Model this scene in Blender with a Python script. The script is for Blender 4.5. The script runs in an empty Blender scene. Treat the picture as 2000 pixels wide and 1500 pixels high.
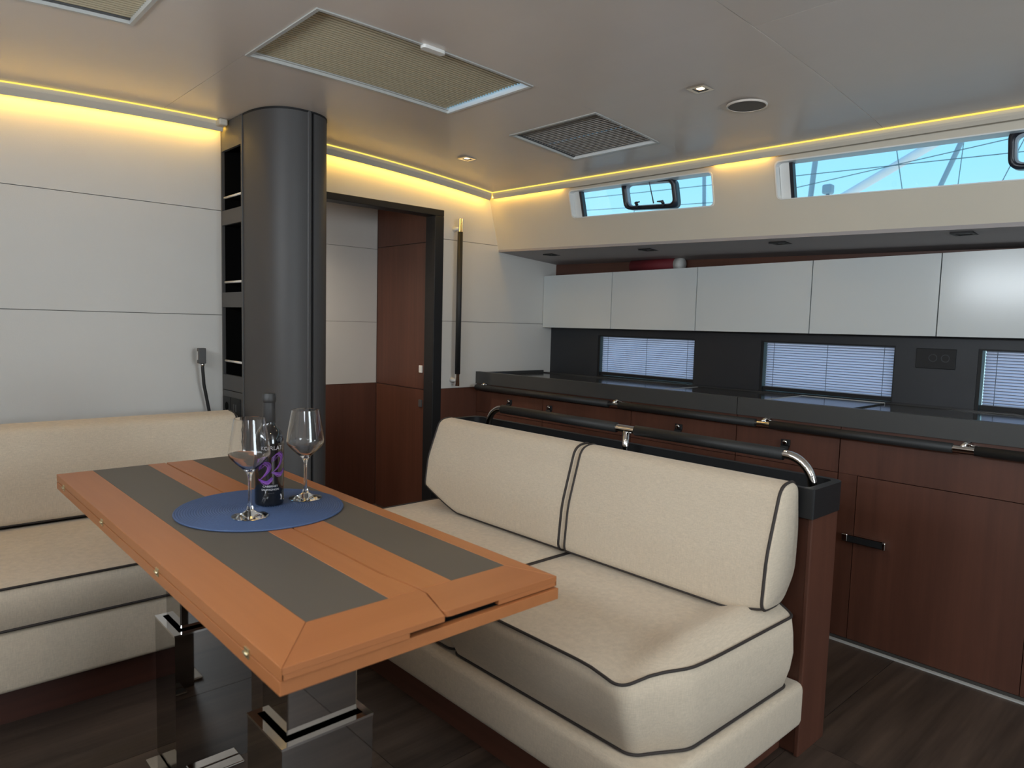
import bpy, bmesh, math, random
from mathutils import Vector, Matrix
random.seed(7)
C = bpy.context.scene.collection
scene = bpy.context.scene

# ------------------------------------------------------------------ camera
cam_d = bpy.data.cameras.new('camera'); cam = bpy.data.objects.new('camera', cam_d); C.objects.link(cam)
cam_d.sensor_width = 36.0; cam_d.lens = 24.717; cam_d.clip_start = 0.02
cam_d.dof.use_dof = True; cam_d.dof.focus_distance = 2.9; cam_d.dof.aperture_fstop = 5.0
YAW, PITCH, ROLL = (math.radians(a) for a in (42.711, -4.879, 1.533))
fw = Vector((math.sin(YAW)*math.cos(PITCH), math.cos(YAW)*math.cos(PITCH), math.sin(PITCH)))
rg = Vector((math.cos(YAW), -math.sin(YAW), 0)); up = rg.cross(fw)
r2 = rg*math.cos(ROLL) + up*math.sin(ROLL); u2 = -rg*math.sin(ROLL) + up*math.cos(ROLL)
cam.matrix_world = Matrix(((r2.x, u2.x, -fw.x, 0), (r2.y, u2.y, -fw.y, 0), (r2.z, u2.z, -fw.z, 1.25), (0, 0, 0, 1)))
scene.camera = cam

# ------------------------------------------------------------------ world, added fill lamps, exposure
W = bpy.data.worlds.new('sky'); scene.world = W; W.use_nodes = True
nt = W.node_tree; nt.nodes.clear()
tc = nt.nodes.new('ShaderNodeTexCoord'); sx = nt.nodes.new('ShaderNodeSeparateXYZ'); rp = nt.nodes.new('ShaderNodeValToRGB')
bg = nt.nodes.new('ShaderNodeBackground'); wo = nt.nodes.new('ShaderNodeOutputWorld')
nt.links.new(tc.outputs['Generated'], sx.inputs[0]); nt.links.new(sx.outputs['Z'], rp.inputs[0])
nt.links.new(rp.outputs[0], bg.inputs[0]); nt.links.new(bg.outputs[0], wo.inputs[0])
rp.color_ramp.elements[0].position = 0.0; rp.color_ramp.elements[0].color = (0.50, 0.80, 0.93, 1)
rp.color_ramp.elements[1].position = 1.0; rp.color_ramp.elements[1].color = (0.10, 0.36, 0.80, 1)
e = rp.color_ramp.elements.new(0.2); e.color = (0.29, 0.70, 0.93, 1)
bg.inputs[1].default_value = 1.35
def area(name, loc, direction, sx_, sy_, power, col):
    d = bpy.data.lights.new(name, 'AREA'); d.shape = 'RECTANGLE'; d.size = sx_; d.size_y = sy_; d.energy = power; d.color = col
    o = bpy.data.objects.new(name, d); C.objects.link(o); o.location = loc
    o.rotation_euler = Vector(direction).to_track_quat('-Z', 'Y').to_euler(); return o
area('added_fill_companionway', (1.35, -2.69, 1.415), (0, 1, 0), 1.06, 1.28, 54, (0.86, 0.94, 1.0))      # added fill lamp just outside the assumed companionway opening
area('added_fill_side_window', (-0.83, -0.30, 1.725), (1, 0, 0), 1.34, 0.32, 26, (0.88, 0.945, 1.0))     # added fill lamp just outside each assumed cabin side window
area('added_fill_side_window', (-0.83, 1.40, 1.725), (1, 0, 0), 1.34, 0.32, 26, (0.88, 0.945, 1.0))
vs = scene.view_settings; vs.view_transform = 'Standard'; vs.look = 'None'; vs.gamma = 1.0; vs.use_curve_mapping = False
vs.exposure = 0.0
scene.cycles.max_bounces = 10; scene.cycles.diffuse_bounces = 5; scene.cycles.glossy_bounces = 5
scene.cycles.transmission_bounces = 10; scene.cycles.transparent_max_bounces = 12
scene.cycles.caustics_reflective = False; scene.cycles.caustics_refractive = False

# ------------------------------------------------------------------ materials
def new_mat(name):
    m = bpy.data.materials.new(name); m.use_nodes = True
    return m, m.node_tree, m.node_tree.nodes['Principled BSDF']
def plain(name, col, rough=0.5, metal=0.0, spec=0.5, var=0.06, scale=6.0, bump=0.0, bscale=200.0, coat=0.0):
    m, t, b = new_mat(name)
    tc = t.nodes.new('ShaderNodeTexCoord'); n = t.nodes.new('ShaderNodeTexNoise'); n.inputs['Scale'].default_value = scale; n.inputs['Detail'].default_value = 4
    mx = t.nodes.new('ShaderNodeMix'); mx.data_type = 'RGBA'
    mx.inputs[6].default_value = tuple(c*(1-var) for c in col)+(1,); mx.inputs[7].default_value = tuple(min(1, c*(1+var)) for c in col)+(1,)
    t.links.new(tc.outputs['Object'], n.inputs['Vector']); t.links.new(n.outputs['Fac'], mx.inputs[0]); t.links.new(mx.outputs[2], b.inputs['Base Color'])
    b.inputs['Roughness'].default_value = rough; b.inputs['Metallic'].default_value = metal; b.inputs['Specular IOR Level'].default_value = spec
    b.inputs['Coat Weight'].default_value = coat; b.inputs['Coat Roughness'].default_value = 0.08
    if bump:
        n2 = t.nodes.new('ShaderNodeTexNoise'); n2.inputs['Scale'].default_value = bscale; n2.inputs['Detail'].default_value = 3
        bp = t.nodes.new('ShaderNodeBump'); bp.inputs['Strength'].default_value = bump; bp.inputs['Distance'].default_value = 0.002
        t.links.new(tc.outputs['Object'], n2.inputs['Vector']); t.links.new(n2.outputs['Fac'], bp.inputs['Height']); t.links.new(bp.outputs[0], b.inputs['Normal'])
    return m
def wood(name, dark, light, grain, rough=0.4, spec=0.5, coat=0.0):
    """grain: the axis 0/1/2 along which the fibres run"""
    m, t, b = new_mat(name)
    tc = t.nodes.new('ShaderNodeTexCoord'); mp = t.nodes.new('ShaderNodeMapping')
    s = [34.0, 34.0, 34.0]; s[grain] = 1.6; mp.inputs['Scale'].default_value = s
    n = t.nodes.new('ShaderNodeTexNoise'); n.inputs['Scale'].default_value = 1.0; n.inputs['Detail'].default_value = 6; n.inputs['Roughness'].default_value = 0.65
    mp2 = t.nodes.new('ShaderNodeMapping'); s2 = [5.0]*3; s2[grain] = 0.6; mp2.inputs['Scale'].default_value = s2
    n2 = t.nodes.new('ShaderNodeTexNoise'); n2.inputs['Scale'].default_value = 1.0; n2.inputs['Detail'].default_value = 2
    ad = t.nodes.new('ShaderNodeMath'); ad.operation = 'MULTIPLY_ADD'; ad.inputs[1].default_value = 0.5
    sc_ = t.nodes.new('ShaderNodeMath'); sc_.operation = 'MULTIPLY'; sc_.inputs[1].default_value = 0.5
    rp = t.nodes.new('ShaderNodeValToRGB')
    rp.color_ramp.elements[0].position = 0.32; rp.color_ramp.elements[0].color = dark+(1,)
    rp.color_ramp.elements[1].position = 0.68; rp.color_ramp.elements[1].color = light+(1,)
    t.links.new(tc.outputs['Object'], mp.inputs[0]); t.links.new(mp.outputs[0], n.inputs['Vector'])
    t.links.new(tc.outputs['Object'], mp2.inputs[0]); t.links.new(mp2.outputs[0], n2.inputs['Vector'])
    t.links.new(n2.outputs['Fac'], sc_.inputs[0]); t.links.new(n.outputs['Fac'], ad.inputs[0]); t.links.new(sc_.outputs[0], ad.inputs[2])
    t.links.new(ad.outputs[0], rp.inputs[0]); t.links.new(rp.outputs[0], b.inputs['Base Color'])
    bp = t.nodes.new('ShaderNodeBump'); bp.inputs['Strength'].default_value = 0.06; bp.inputs['Distance'].default_value = 0.001
    t.links.new(n.outputs['Fac'], bp.inputs['Height']); t.links.new(bp.outputs[0], b.inputs['Normal'])
    b.inputs['Roughness'].default_value = rough; b.inputs['Specular IOR Level'].default_value = spec
    b.inputs['Coat Weight'].default_value = coat; b.inputs['Coat Roughness'].default_value = 0.15
    return m
def fabric(name, col):
    m, t, b = new_mat(name)
    tc = t.nodes.new('ShaderNodeTexCoord')
    ns = []
    for sc in ((500, 500, 60), (60, 60, 500), (9, 9, 9)):
        mp = t.nodes.new('ShaderNodeMapping'); mp.inputs['Scale'].default_value = sc
        n = t.nodes.new('ShaderNodeTexNoise'); n.inputs['Scale'].default_value = 1.0; n.inputs['Detail'].default_value = 2
        t.links.new(tc.outputs['Object'], mp.inputs[0]); t.links.new(mp.outputs[0], n.inputs['Vector']); ns.append(n)
    a = t.nodes.new('ShaderNodeMath'); a.operation = 'ADD'; t.links.new(ns[0].outputs['Fac'], a.inputs[0]); t.links.new(ns[1].outputs['Fac'], a.inputs[1])
    mr = t.nodes.new('ShaderNodeMapRange'); mr.inputs[1].default_value = 0.6; mr.inputs[2].default_value = 1.4; t.links.new(a.outputs[0], mr.inputs[0])
    mx = t.nodes.new('ShaderNodeMix'); mx.data_type = 'RGBA'; mx.inputs[6].default_value = tuple(c*0.86 for c in col)+(1,); mx.inputs[7].default_value = tuple(min(1, c*1.1) for c in col)+(1,)
    t.links.new(mr.outputs[0], mx.inputs[0]); t.links.new(mx.outputs[2], b.inputs['Base Color'])
    b2 = t.nodes.new('ShaderNodeBump'); b2.inputs['Strength'].default_value = 0.35; b2.inputs['Distance'].default_value = 0.006
    b1 = t.nodes.new('ShaderNodeBump'); b1.inputs['Strength'].default_value = 0.25; b1.inputs['Distance'].default_value = 0.001
    t.links.new(ns[2].outputs['Fac'], b2.inputs['Height']); t.links.new(b2.outputs[0], b1.inputs['Normal'])
    t.links.new(a.outputs[0], b1.inputs['Height']); t.links.new(b1.outputs[0], b.inputs['Normal'])
    b.inputs['Roughness'].default_value = 0.9; b.inputs['Specular IOR Level'].default_value = 0.2; b.inputs['Sheen Weight'].default_value = 0.15
    return m
def emit(name, col, strength):
    m = bpy.data.materials.new(name); m.use_nodes = True; t = m.node_tree; t.nodes.clear()
    e = t.nodes.new('ShaderNodeEmission'); e.inputs[0].default_value = col+(1,); e.inputs[1].default_value = strength
    o = t.nodes.new('ShaderNodeOutputMaterial'); t.links.new(e.outputs[0], o.inputs[0]); return m
def pane_glass(name, gloss=0.06, tint=(1, 1, 1)):
    m = bpy.data.materials.new(name); m.use_nodes = True; t = m.node_tree; t.nodes.clear()
    tr = t.nodes.new('ShaderNodeBsdfTransparent'); tr.inputs[0].default_value = tint+(1,)
    g = t.nodes.new('ShaderNodeBsdfGlossy'); g.inputs['Roughness'].default_value = 0.02
    mx = t.nodes.new('ShaderNodeMixShader'); mx.inputs[0].default_value = gloss
    o = t.nodes.new('ShaderNodeOutputMaterial'); t.links.new(tr.outputs[0], mx.inputs[1]); t.links.new(g.outputs[0], mx.inputs[2]); t.links.new(mx.outputs[0], o.inputs[0]); return m
def clear_glass(name):
    m, t, b = new_mat(name)
    b.inputs['Base Color'].default_value = (1, 1, 1, 1); b.inputs['Transmission Weight'].default_value = 1.0; b.inputs['Roughness'].default_value = 0.0; b.inputs['IOR'].default_value = 1.5
    return m
def blind_mat(name, col, trans, opaque=0.5):
    m = bpy.data.materials.new(name); m.use_nodes = True; t = m.node_tree; t.nodes.clear()
    d = t.nodes.new('ShaderNodeBsdfDiffuse'); d.inputs[0].default_value = col+(1,)
    l = t.nodes.new('ShaderNodeBsdfTranslucent'); l.inputs[0].default_value = trans+(1,)
    mx = t.nodes.new('ShaderNodeMixShader'); mx.inputs[0].default_value = 1-opaque
    o = t.nodes.new('ShaderNodeOutputMaterial'); t.links.new(d.outputs[0], mx.inputs[1]); t.links.new(l.outputs[0], mx.inputs[2]); t.links.new(mx.outputs[0], o.inputs[0]); return m

M = dict(
 ceiling=plain('ceiling_vinyl', (0.72, 0.645, 0.58), 0.27, spec=0.7, var=0.03, bump=0.03, bscale=350),
 white_panel=plain('white_leatherette_panel', (0.63, 0.615, 0.585), 0.5, var=0.025, bump=0.12, bscale=300),
 cream_panel=plain('cream_leatherette_panel', (0.65, 0.592, 0.49), 0.5, var=0.025, bump=0.12, bscale=300),
 trim=plain('cove_trim_paint', (0.60, 0.55, 0.47), 0.5, var=0.03),
 joint=plain('pale_joint_backing', (0.20, 0.185, 0.17), 0.8),  # backing colour that shows in the open panel joints
 dark_back=plain('dark_joint_backing', (0.05, 0.045, 0.04), 0.8),
 red_z=wood('mahogany_vertical', (0.070, 0.026, 0.016), (0.128, 0.048, 0.029), 2, 0.42),
 red_y=wood('mahogany_along_hull', (0.070, 0.026, 0.016), (0.128, 0.048, 0.029), 1, 0.42),
 red_x=wood('mahogany_athwart', (0.045, 0.014, 0.009), (0.085, 0.027, 0.016), 0, 0.5),
 table_y=wood('table_teak_lengthwise', (0.38, 0.138, 0.048), (0.45, 0.172, 0.062), 1, 0.38),
 table_x=wood('table_teak_crosswise', (0.36, 0.128, 0.045), (0.43, 0.162, 0.059), 0, 0.38),
 inlay=plain('grey_table_inlay', (0.105, 0.092, 0.075), 0.5, var=0.05, bump=0.05, bscale=500),
 floor=wood('dark_floor_laminate', (0.020, 0.014, 0.011), (0.105, 0.072, 0.054), 0, 0.48),
 fabric=fabric('cream_linen', (0.64, 0.545, 0.425)),
 piping=plain('dark_brown_piping', (0.035, 0.027, 0.024), 0.7),
 pillar=plain('graphite_satin', (0.075, 0.072, 0.073), 0.52, metal=0.15, var=0.03),
 graphite=plain('graphite_matt', (0.075, 0.074, 0.074), 0.5, var=0.03),
 black=plain('black_frame', (0.014, 0.014, 0.015), 0.5, spec=0.3),
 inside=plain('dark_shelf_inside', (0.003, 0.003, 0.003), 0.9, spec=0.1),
 rubber=plain('black_padded_leather', (0.016, 0.016, 0.016), 0.55, bump=0.15, bscale=400),
 chrome=plain('polished_steel', (0.78, 0.76, 0.74), 0.06, metal=1.0, var=0.01),
 leg=plain('mirror_steel', (0.40, 0.385, 0.37), 0.035, metal=1.0, var=0.01),
 brass=plain('brass_hinge', (0.70, 0.62, 0.40), 0.3, metal=0.9),
 counter=plain('graphite_solid_surface', (0.045, 0.045, 0.045), 0.12, var=0.05),
 counter_edge=plain('graphite_edge', (0.050, 0.050, 0.049), 0.45, var=0.03),
 splash=plain('charcoal_backsplash', (0.020, 0.022, 0.027), 0.45),
 gloss_white=plain('gloss_white_lacquer', (0.66, 0.69, 0.69), 0.16, var=0.01),
 white=plain('white_plastic', (0.80, 0.80, 0.78), 0.4),
 soffit=plain('soffit_vinyl', (0.36, 0.33, 0.33), 0.6, var=0.03),
 hatch_frame=plain('hatch_frame_grey', (0.52, 0.52, 0.50), 0.35),
 speaker=plain('speaker_cloth', (0.17, 0.15, 0.135), 0.8, bump=0.4, bscale=900),
 port=plain('port_black_plastic', (0.012, 0.014, 0.022), 0.35),
 mat=plain('blue_woven_plastic', (0.060, 0.105, 0.225), 0.6, var=0.15, scale=160, bump=0.5, bscale=700),
 bottle=plain('black_bottle_glass', (0.006, 0.006, 0.007), 0.06, spec=0.6, coat=0.6),
 capsule=plain('matt_black_capsule', (0.030, 0.029, 0.029), 0.5),
 print_white=plain('white_print', (0.62, 0.61, 0.64), 0.5),
 print_grey=plain('dim_grey_print', (0.10, 0.10, 0.11), 0.5),
 print_purple=plain('purple_print', (0.15, 0.045, 0.30), 0.4, var=0.7, scale=90),
 print_lilac=plain('lilac_print', (0.30, 0.11, 0.44), 0.4, var=0.5, scale=90),
 red_roll=plain('red_cloth', (0.13, 0.008, 0.014), 0.7),
 spar=plain('white_spar_paint', (0.92, 0.78, 0.76), 0.4),
 alu=plain('grey_aluminium_mast', (0.30, 0.36, 0.42), 0.4),
 wire=plain('dark_rigging_wire', (0.10, 0.15, 0.17), 0.5),
 white_rod=plain('white_fiddle_rod', (0.75, 0.73, 0.70), 0.35),
 led=emit('warm_led_line', (1.0, 0.72, 0.13), 1.35),
 led_wash=emit('warm_led_wash', (1.0, 0.575, 0.08), 24.0),
 lamp=emit('warm_spot_lens', (1.0, 0.74, 0.42), 6.0),
 fold_shade_beige=plain('painted_fold_brown', (0.36, 0.30, 0.20), 0.9),  # tones for strips that paint shading onto the blind folds
 fold_shade_pale=plain('painted_fold_pale', (0.48, 0.45, 0.42), 0.8),
 fold_shade_grey=plain('painted_fold_grey', (0.16, 0.17, 0.21), 0.8),
 pane=pane_glass('window_glass', 0.05),
 glass=clear_glass('crystal'),
 blind_window=blind_mat('pleated_blind_white', (0.60, 0.60, 0.66), (0.82, 0.68, 0.80), 0.3),
 blind_hatch=blind_mat('pleated_blind_beige', (0.72, 0.62, 0.45), (0.24, 0.17, 0.09), 0.90),
 blind_dark=blind_mat('pleated_blind_grey', (0.27, 0.245, 0.22), (0.1, 0.08, 0.06), 0.95),
)

# ------------------------------------------------------------------ helpers
def world_origin(o):
    v = Vector((0, 0, 0))
    while o: v += o.location; o = o.parent
    return v
def obj(name, bm, mat, parent=None, smooth=False):
    """bmesh in world coordinates -> one mesh object with its origin at the middle of its base"""
    bmesh.ops.recalc_face_normals(bm, faces=bm.faces[:])
    me = bpy.data.meshes.new(name); bm.to_mesh(me); bm.free()
    lo = [min(v.co[i] for v in me.vertices) for i in range(3)]; hi = [max(v.co[i] for v in me.vertices) for i in range(3)]
    org = Vector(((lo[0]+hi[0])/2, (lo[1]+hi[1])/2, lo[2]))
    me.transform(Matrix.Translation(-org)); me.materials.append(M[mat])
    if smooth: me.polygons.foreach_set('use_smooth', [True]*len(me.polygons))
    o = bpy.data.objects.new(name, me); C.objects.link(o)
    if parent: o.parent = parent; o.location = org - world_origin(parent)
    else: o.location = org
    return o
def tag(o, label, cat, group=None):
    o['label'] = label; o['category'] = cat
    if group: o['group'] = group
    return o
def thing(name, label, cat, loc, group=None):
    o = bpy.data.objects.new(name, None); C.objects.link(o); o.location = loc; o.empty_display_size = 0.05
    return tag(o, label, cat, group)
def struct(o, label=None):
    o['kind'] = 'structure'
    if label: o['label'] = label
    return o
def root(name, loc, label=None):
    o = bpy.data.objects.new(name, None); C.objects.link(o); o.location = loc; o.empty_display_size = 0.05
    return struct(o, label)
def share(o, delta, parent=None):
    c = o.copy(); C.objects.link(c); c.parent = parent or o.parent; c.location = o.location + Vector(delta); return c
def box(bm, x0, x1, y0, y1, z0, z1, bev=0.0, seg=2):
    vs = [bm.verts.new((x, y, z)) for x in (x0, x1) for y in (y0, y1) for z in (z0, z1)]
    fs = [bm.faces.new([vs[i] for i in f]) for f in ((0, 1, 3, 2), (4, 6, 7, 5), (0, 4, 5, 1), (2, 3, 7, 6), (0, 2, 6, 4), (1, 5, 7, 3))]
    if bev:
        es = list({e for f in fs for e in f.edges})
        bmesh.ops.bevel(bm, geom=es, offset=bev, segments=seg, profile=0.5, affect='EDGES')
    return bm
def B(*a, **k): return box(bmesh.new(), *a, **k)
def hexa(bm, pts):
    """8 corners: bottom ring of 4 then top ring of 4"""
    v = [bm.verts.new(p) for p in pts]
    for f in ((0, 1, 2, 3), (4, 5, 6, 7), (0, 1, 5, 4), (1, 2, 6, 5), (2, 3, 7, 6), (3, 0, 4, 7)): bm.faces.new([v[i] for i in f])
    return bm
def prism(bm, poly, fn, d0, d1):
    """poly of (u,v); fn(u,v,d)->point; extruded from d0 to d1"""
    a = [bm.verts.new(fn(u, v, d0)) for u, v in poly]; b = [bm.verts.new(fn(u, v, d1)) for u, v in poly]; n = len(poly)
    for i in range(n): bm.faces.new((a[i], a[(i+1) % n], b[(i+1) % n], b[i]))
    bm.faces.new(a); bm.faces.new(b[::-1]); return bm
XY = lambda u, v, d: (u, v, d)
XZ = lambda u, v, d: (u, d, v)
YZ = lambda u, v, d: (d, u, v)
def tube(bm, pts, r, n=10, closed=False, caps=True):
    pts = [Vector(p) for p in pts]; N = len(pts); rings = []
    nrm = None
    for i in range(N):
        a = pts[(i-1) % N] if (closed or i > 0) else pts[i]; b = pts[(i+1) % N] if (closed or i < N-1) else pts[i]
        t = (b-a).normalized()
        if nrm is None:
            h = Vector((0, 0, 1)) if abs(t.z) < 0.9 else Vector((1, 0, 0)); nrm = (h - t*h.dot(t)).normalized()
        else: nrm = (nrm - t*nrm.dot(t)).normalized()
        bn = t.cross(nrm); rr = r[i] if isinstance(r, (list, tuple)) else r
        rings.append([bm.verts.new(pts[i] + (nrm*math.cos(2*math.pi*k/n) + bn*math.sin(2*math.pi*k/n))*rr) for k in range(n)])
    for i in range(N if closed else N-1):
        A, Bq = rings[i], rings[(i+1) % N]
        for k in range(n): bm.faces.new((A[k], A[(k+1) % n], Bq[(k+1) % n], Bq[k]))
    if caps and not closed: bm.faces.new(rings[0][::-1]); bm.faces.new(rings[-1])
    return bm
def T(pts, r, n=10, closed=False): return tube(bmesh.new(), pts, r, n, closed)
def lathe(bm, prof, c, n=32):
    rings = []
    for r, z in prof:
        rings.append([bm.verts.new((c[0], c[1], c[2]+z))] if r < 1e-6 else [bm.verts.new((c[0]+r*math.cos(2*math.pi*k/n), c[1]+r*math.sin(2*math.pi*k/n), c[2]+z)) for k in range(n)])
    for A, Bq in zip(rings, rings[1:]):
        for k in range(n):
            j = (k+1) % n
            if len(A) == 1 and len(Bq) == 1: continue
            if len(A) == 1: bm.faces.new((A[0], Bq[j], Bq[k]))
            elif len(Bq) == 1: bm.faces.new((A[k], A[j], Bq[0]))
            else: bm.faces.new((A[k], A[j], Bq[j], Bq[k]))
    return bm
def loft(bm, rings, cap=True, closed=True):
    R = [[bm.verts.new(p) for p in ring] for ring in rings]
    for A, Bq in zip(R, R[1:]):
        n = len(A)
        for k in range(n if closed else n-1): bm.faces.new((A[k], A[(k+1) % n], Bq[(k+1) % n], Bq[k]))
    if cap: bm.faces.new(R[0][::-1]); bm.faces.new(R[-1])
    return bm
def round_poly(poly, rad, seg=6):
    out = []; n = len(poly)
    for i in range(n):
        p = Vector(poly[i]); a = Vector(poly[i-1]); b = Vector(poly[(i+1) % n]); r = rad[i] if isinstance(rad, (list, tuple)) else rad
        da = (a-p); db = (b-p); q = min(r, da.length*0.45, db.length*0.45)
        if q < 1e-5: out.append(tuple(p)); continue
        s = p+da.normalized()*q; t = p+db.normalized()*q
        for k in range(seg+1):
            u = k/seg; out.append(tuple(s*(1-u)**2 + p*2*u*(1-u) + t*u*u))
    return out
def densify(poly, step):
    out = []; n = len(poly)
    for i in range(n):
        a = Vector(poly[i]); b = Vector(poly[(i+1) % n]); k = max(1, int((b-a).length/step))
        for j in range(k): out.append(tuple(a.lerp(b, j/k)))
    return out
def plate(outer, holes, fn, d0, d1):
    """a plate with real holes: outlines in (u,v), fn(u,v,d)->point"""
    bm = bmesh.new(); loops = [outer]+holes; E = []
    for L in loops:
        vs = [bm.verts.new(Vector((u, v, 0))) for u, v in L]
        E += [bm.edges.new((vs[i], vs[(i+1) % len(vs)])) for i in range(len(vs))]
    bmesh.ops.triangle_fill(bm, edges=E, use_beauty=True, use_dissolve=False)
    tris = [[tuple(v.co.xy) for v in f.verts] for f in bm.faces]; bm.free()
    out = bmesh.new(); cache = {}
    def V(p, d):
        k = (round(p[0], 5), round(p[1], 5), d)
        if k not in cache: cache[k] = out.verts.new(fn(p[0], p[1], d))
        return cache[k]
    for t in tris:
        out.faces.new([V(p, d0) for p in t]); out.faces.new([V(p, d1) for p in t[::-1]])
    for L in loops:
        n = len(L)
        for i in range(n):
            a, b = L[i], L[(i+1) % n]
            out.faces.new((V(a, d0), V(b, d0), V(b, d1), V(a, d1)))
    return out
def rect(u0, u1, v0, v1): return [(u0, v0), (u1, v0), (u1, v1), (u0, v1)]
def text_polys(s, size):
    cu = bpy.data.curves.new('txt', 'FONT'); cu.body = s; cu.size = size; cu.align_x = 'CENTER'; cu.resolution_u = 3
    o = bpy.data.objects.new('txt', cu); C.objects.link(o); bpy.context.view_layer.update()
    me = bpy.data.meshes.new_from_object(o.evaluated_get(bpy.context.evaluated_depsgraph_get()))
    P = [tuple(v.co.xy) for v in me.vertices]; F = [tuple(p.vertices) for p in me.polygons]
    bpy.data.objects.remove(o); bpy.data.curves.remove(cu); bpy.data.meshes.remove(me)
    return P, F

# ================================================================== THE SETTING
YB = 3.45                                    # face of the main bulkhead
zc = lambda x: 2.15 - 0.035*(x-1.3)**2       # cambered deckhead
XE = lambda y: 2.90 + 0.03*(3.386-y)         # its edge along the coachroof side
XL = -0.75; YF = -2.6

# floor boards run athwart
fl = struct(obj('floor', B(XL-.05, 3.62, YF-.05, 4.15, -0.06, -0.012), 'dark_back'), 'dark wood laminate cabin sole')
ys = [-2.6, -2.0, -1.4, -0.8, -0.2, 0.4, 0.9, 1.5, 2.1, 2.7, 3.3, 4.14]; xs = [XL, 0.0, 1.05, 2.08, 3.6]
for i in range(len(ys)-1):
    for j in range(len(xs)-1):
        obj('floor_board', B(xs[j]+.0012, xs[j+1]-.0012, ys[i]+.0012, ys[i+1]-.0012, -0.012, 0.0), 'floor', fl)

# deckhead panels with hatch openings
ce = root('ceiling', (1.2, 0.5, 2.1), 'cambered beige deckhead in vinyl panels')
HX = dict(main=(1.0, 1.875, 1.957, 2.48), right=(2.23, 2.67, 1.957, 2.48), left=(0.205, 0.645, 1.957, 2.46))
def ceil_panel(rects, name='ceiling_panel', lift=0.0, th=0.02, mat='ceiling'):
    bm = bmesh.new()
    for (x0, x1, y0, y1) in rects:
        nx = 10; grid = []
        for yv in (y0, y1):
            xe = XE(yv) if x1 == 'E' else x1
            row = [(x0+(xe-x0)*k/nx, yv) for k in range(nx+1)]; grid.append(row)
        lo = [[bm.verts.new((x, y, zc(x)+lift)) for x, y in r] for r in grid]; hi = [[bm.verts.new((x, y, zc(x)+lift+th)) for x, y in r] for r in grid]
        for k in range(nx):
            bm.faces.new((lo[0][k], lo[0][k+1], lo[1][k+1], lo[1][k])); bm.faces.new((hi[0][k], hi[0][k+1], hi[1][k+1], hi[1][k]))
            for s in (0, 1): bm.faces.new((lo[s][k], lo[s][k+1], hi[s][k+1], hi[s][k]))
        for k in (0, nx): bm.faces.new((lo[0][k], lo[1][k], hi[1][k], hi[0][k]))
    return obj(name, bm, mat, ce, smooth=False)
YC = 3.37
h = HX['left']; ceil_panel([(XL, h[0], 1.956, YC), (h[0], h[1], h[3], YC), (h[1], .9985, 1.956, YC)])
h = HX['main']; g = HX['right']
ceil_panel([(1.0, 1.875, h[3], YC), (1.875, g[0], 1.956, YC), (g[0], g[1], g[3], YC), (g[1], 'E', 1.956, YC)])
ceil_panel([(XL, 'E', 1.1125, 1.9545)])
ceil_panel([(XL, 1.9495, YF, 1.1105)]); ceil_panel([(1.9515, 'E', YF, 1.1105)])
# deck above
deck_holes = [rect(*HX[k]) for k in HX]
struct(obj('trim_deck', plate(rect(XL-.1, 3.15, YF-.05, 3.52), deck_holes, XY, 2.20, 2.24), 'dark_back'), 'deck above the headliner')

# main bulkhead: backing and panels
DX0, DX1, DZ = 1.72, 2.585, 1.915
bmw = bmesh.new(); box(bmw, XL, DX0, YB+.01, YB+.07, 0, 2.2); box(bmw, DX1, 3.63, YB+.01, YB+.07, 0, 2.2); box(bmw, DX0, DX1, YB+.01, YB+.07, DZ, 2.2)
wb = struct(obj('wall_back', bmw, 'joint'), 'white panelled bulkhead with dark wood dado')
for (x0, x1) in ((XL, DX0), (DX1, 3.62)):
    zd = .70 if x0 < 0 else .8445
    for (z0, z1, m) in ((0, zd-.0025, 'red_z'), (zd, 1.2545, 'white_panel'), (1.2575, 1.7475, 'white_panel')):
        obj('wall_panel', B(x0, x1, YB, YB+.01, z0, z1), m, wb)
bmw = bmesh.new(); box(bmw, XL, DX0, YB, YB+.01, 1.7505, 2.195); box(bmw, DX1, 3.62, YB, YB+.01, 1.7505, 2.195); box(bmw, DX0, DX1, YB, YB+.01, DZ, 2.195)
obj('wall_panel', bmw, 'white_panel', wb)
# door frame
df = root('door_1', ((DX0+DX1)/2, YB, 0), 'black door frame around the passage forward')
obj('door_jamb', B(2.525, 2.59, YB-.006, YB+.09, 0, 1.88, .003), 'black', df)
obj('door_jamb', B(1.715, 1.78, YB-.006, YB+.09, 0, 1.88, .003), 'black', df)
obj('door_head', B(1.715, 2.59, YB-.006, YB+.09, 1.8805, 1.918, .003), 'black', df)
# passage beyond the door
YP = 4.09
pw = struct(obj('wall_passage', B(1.0, 3.1, YP+.01, YP+.05, 0, 2.2), 'joint'), 'white panelled end wall of the passage')
for (z0, z1, m) in ((0, .832, 'red_z'), (.834, 1.2365, 'white_panel'), (1.239, 1.7175, 'white_panel'), (1.720, 2.05, 'white_panel')):
    obj('wall_panel', B(1.0, 2.528, YP, YP+.01, z0, z1), m, pw)
struct(obj('wall_passage_side', B(1.0, 1.04, YB+.07, YP, 0, 2.1), 'white_panel'), 'side wall of the passage')
struct(obj('ceiling_passage', B(1.0, 3.1, YB+.07, YP+.05, 1.99, 2.03), 'ceiling'), 'deckhead of the passage')

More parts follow.
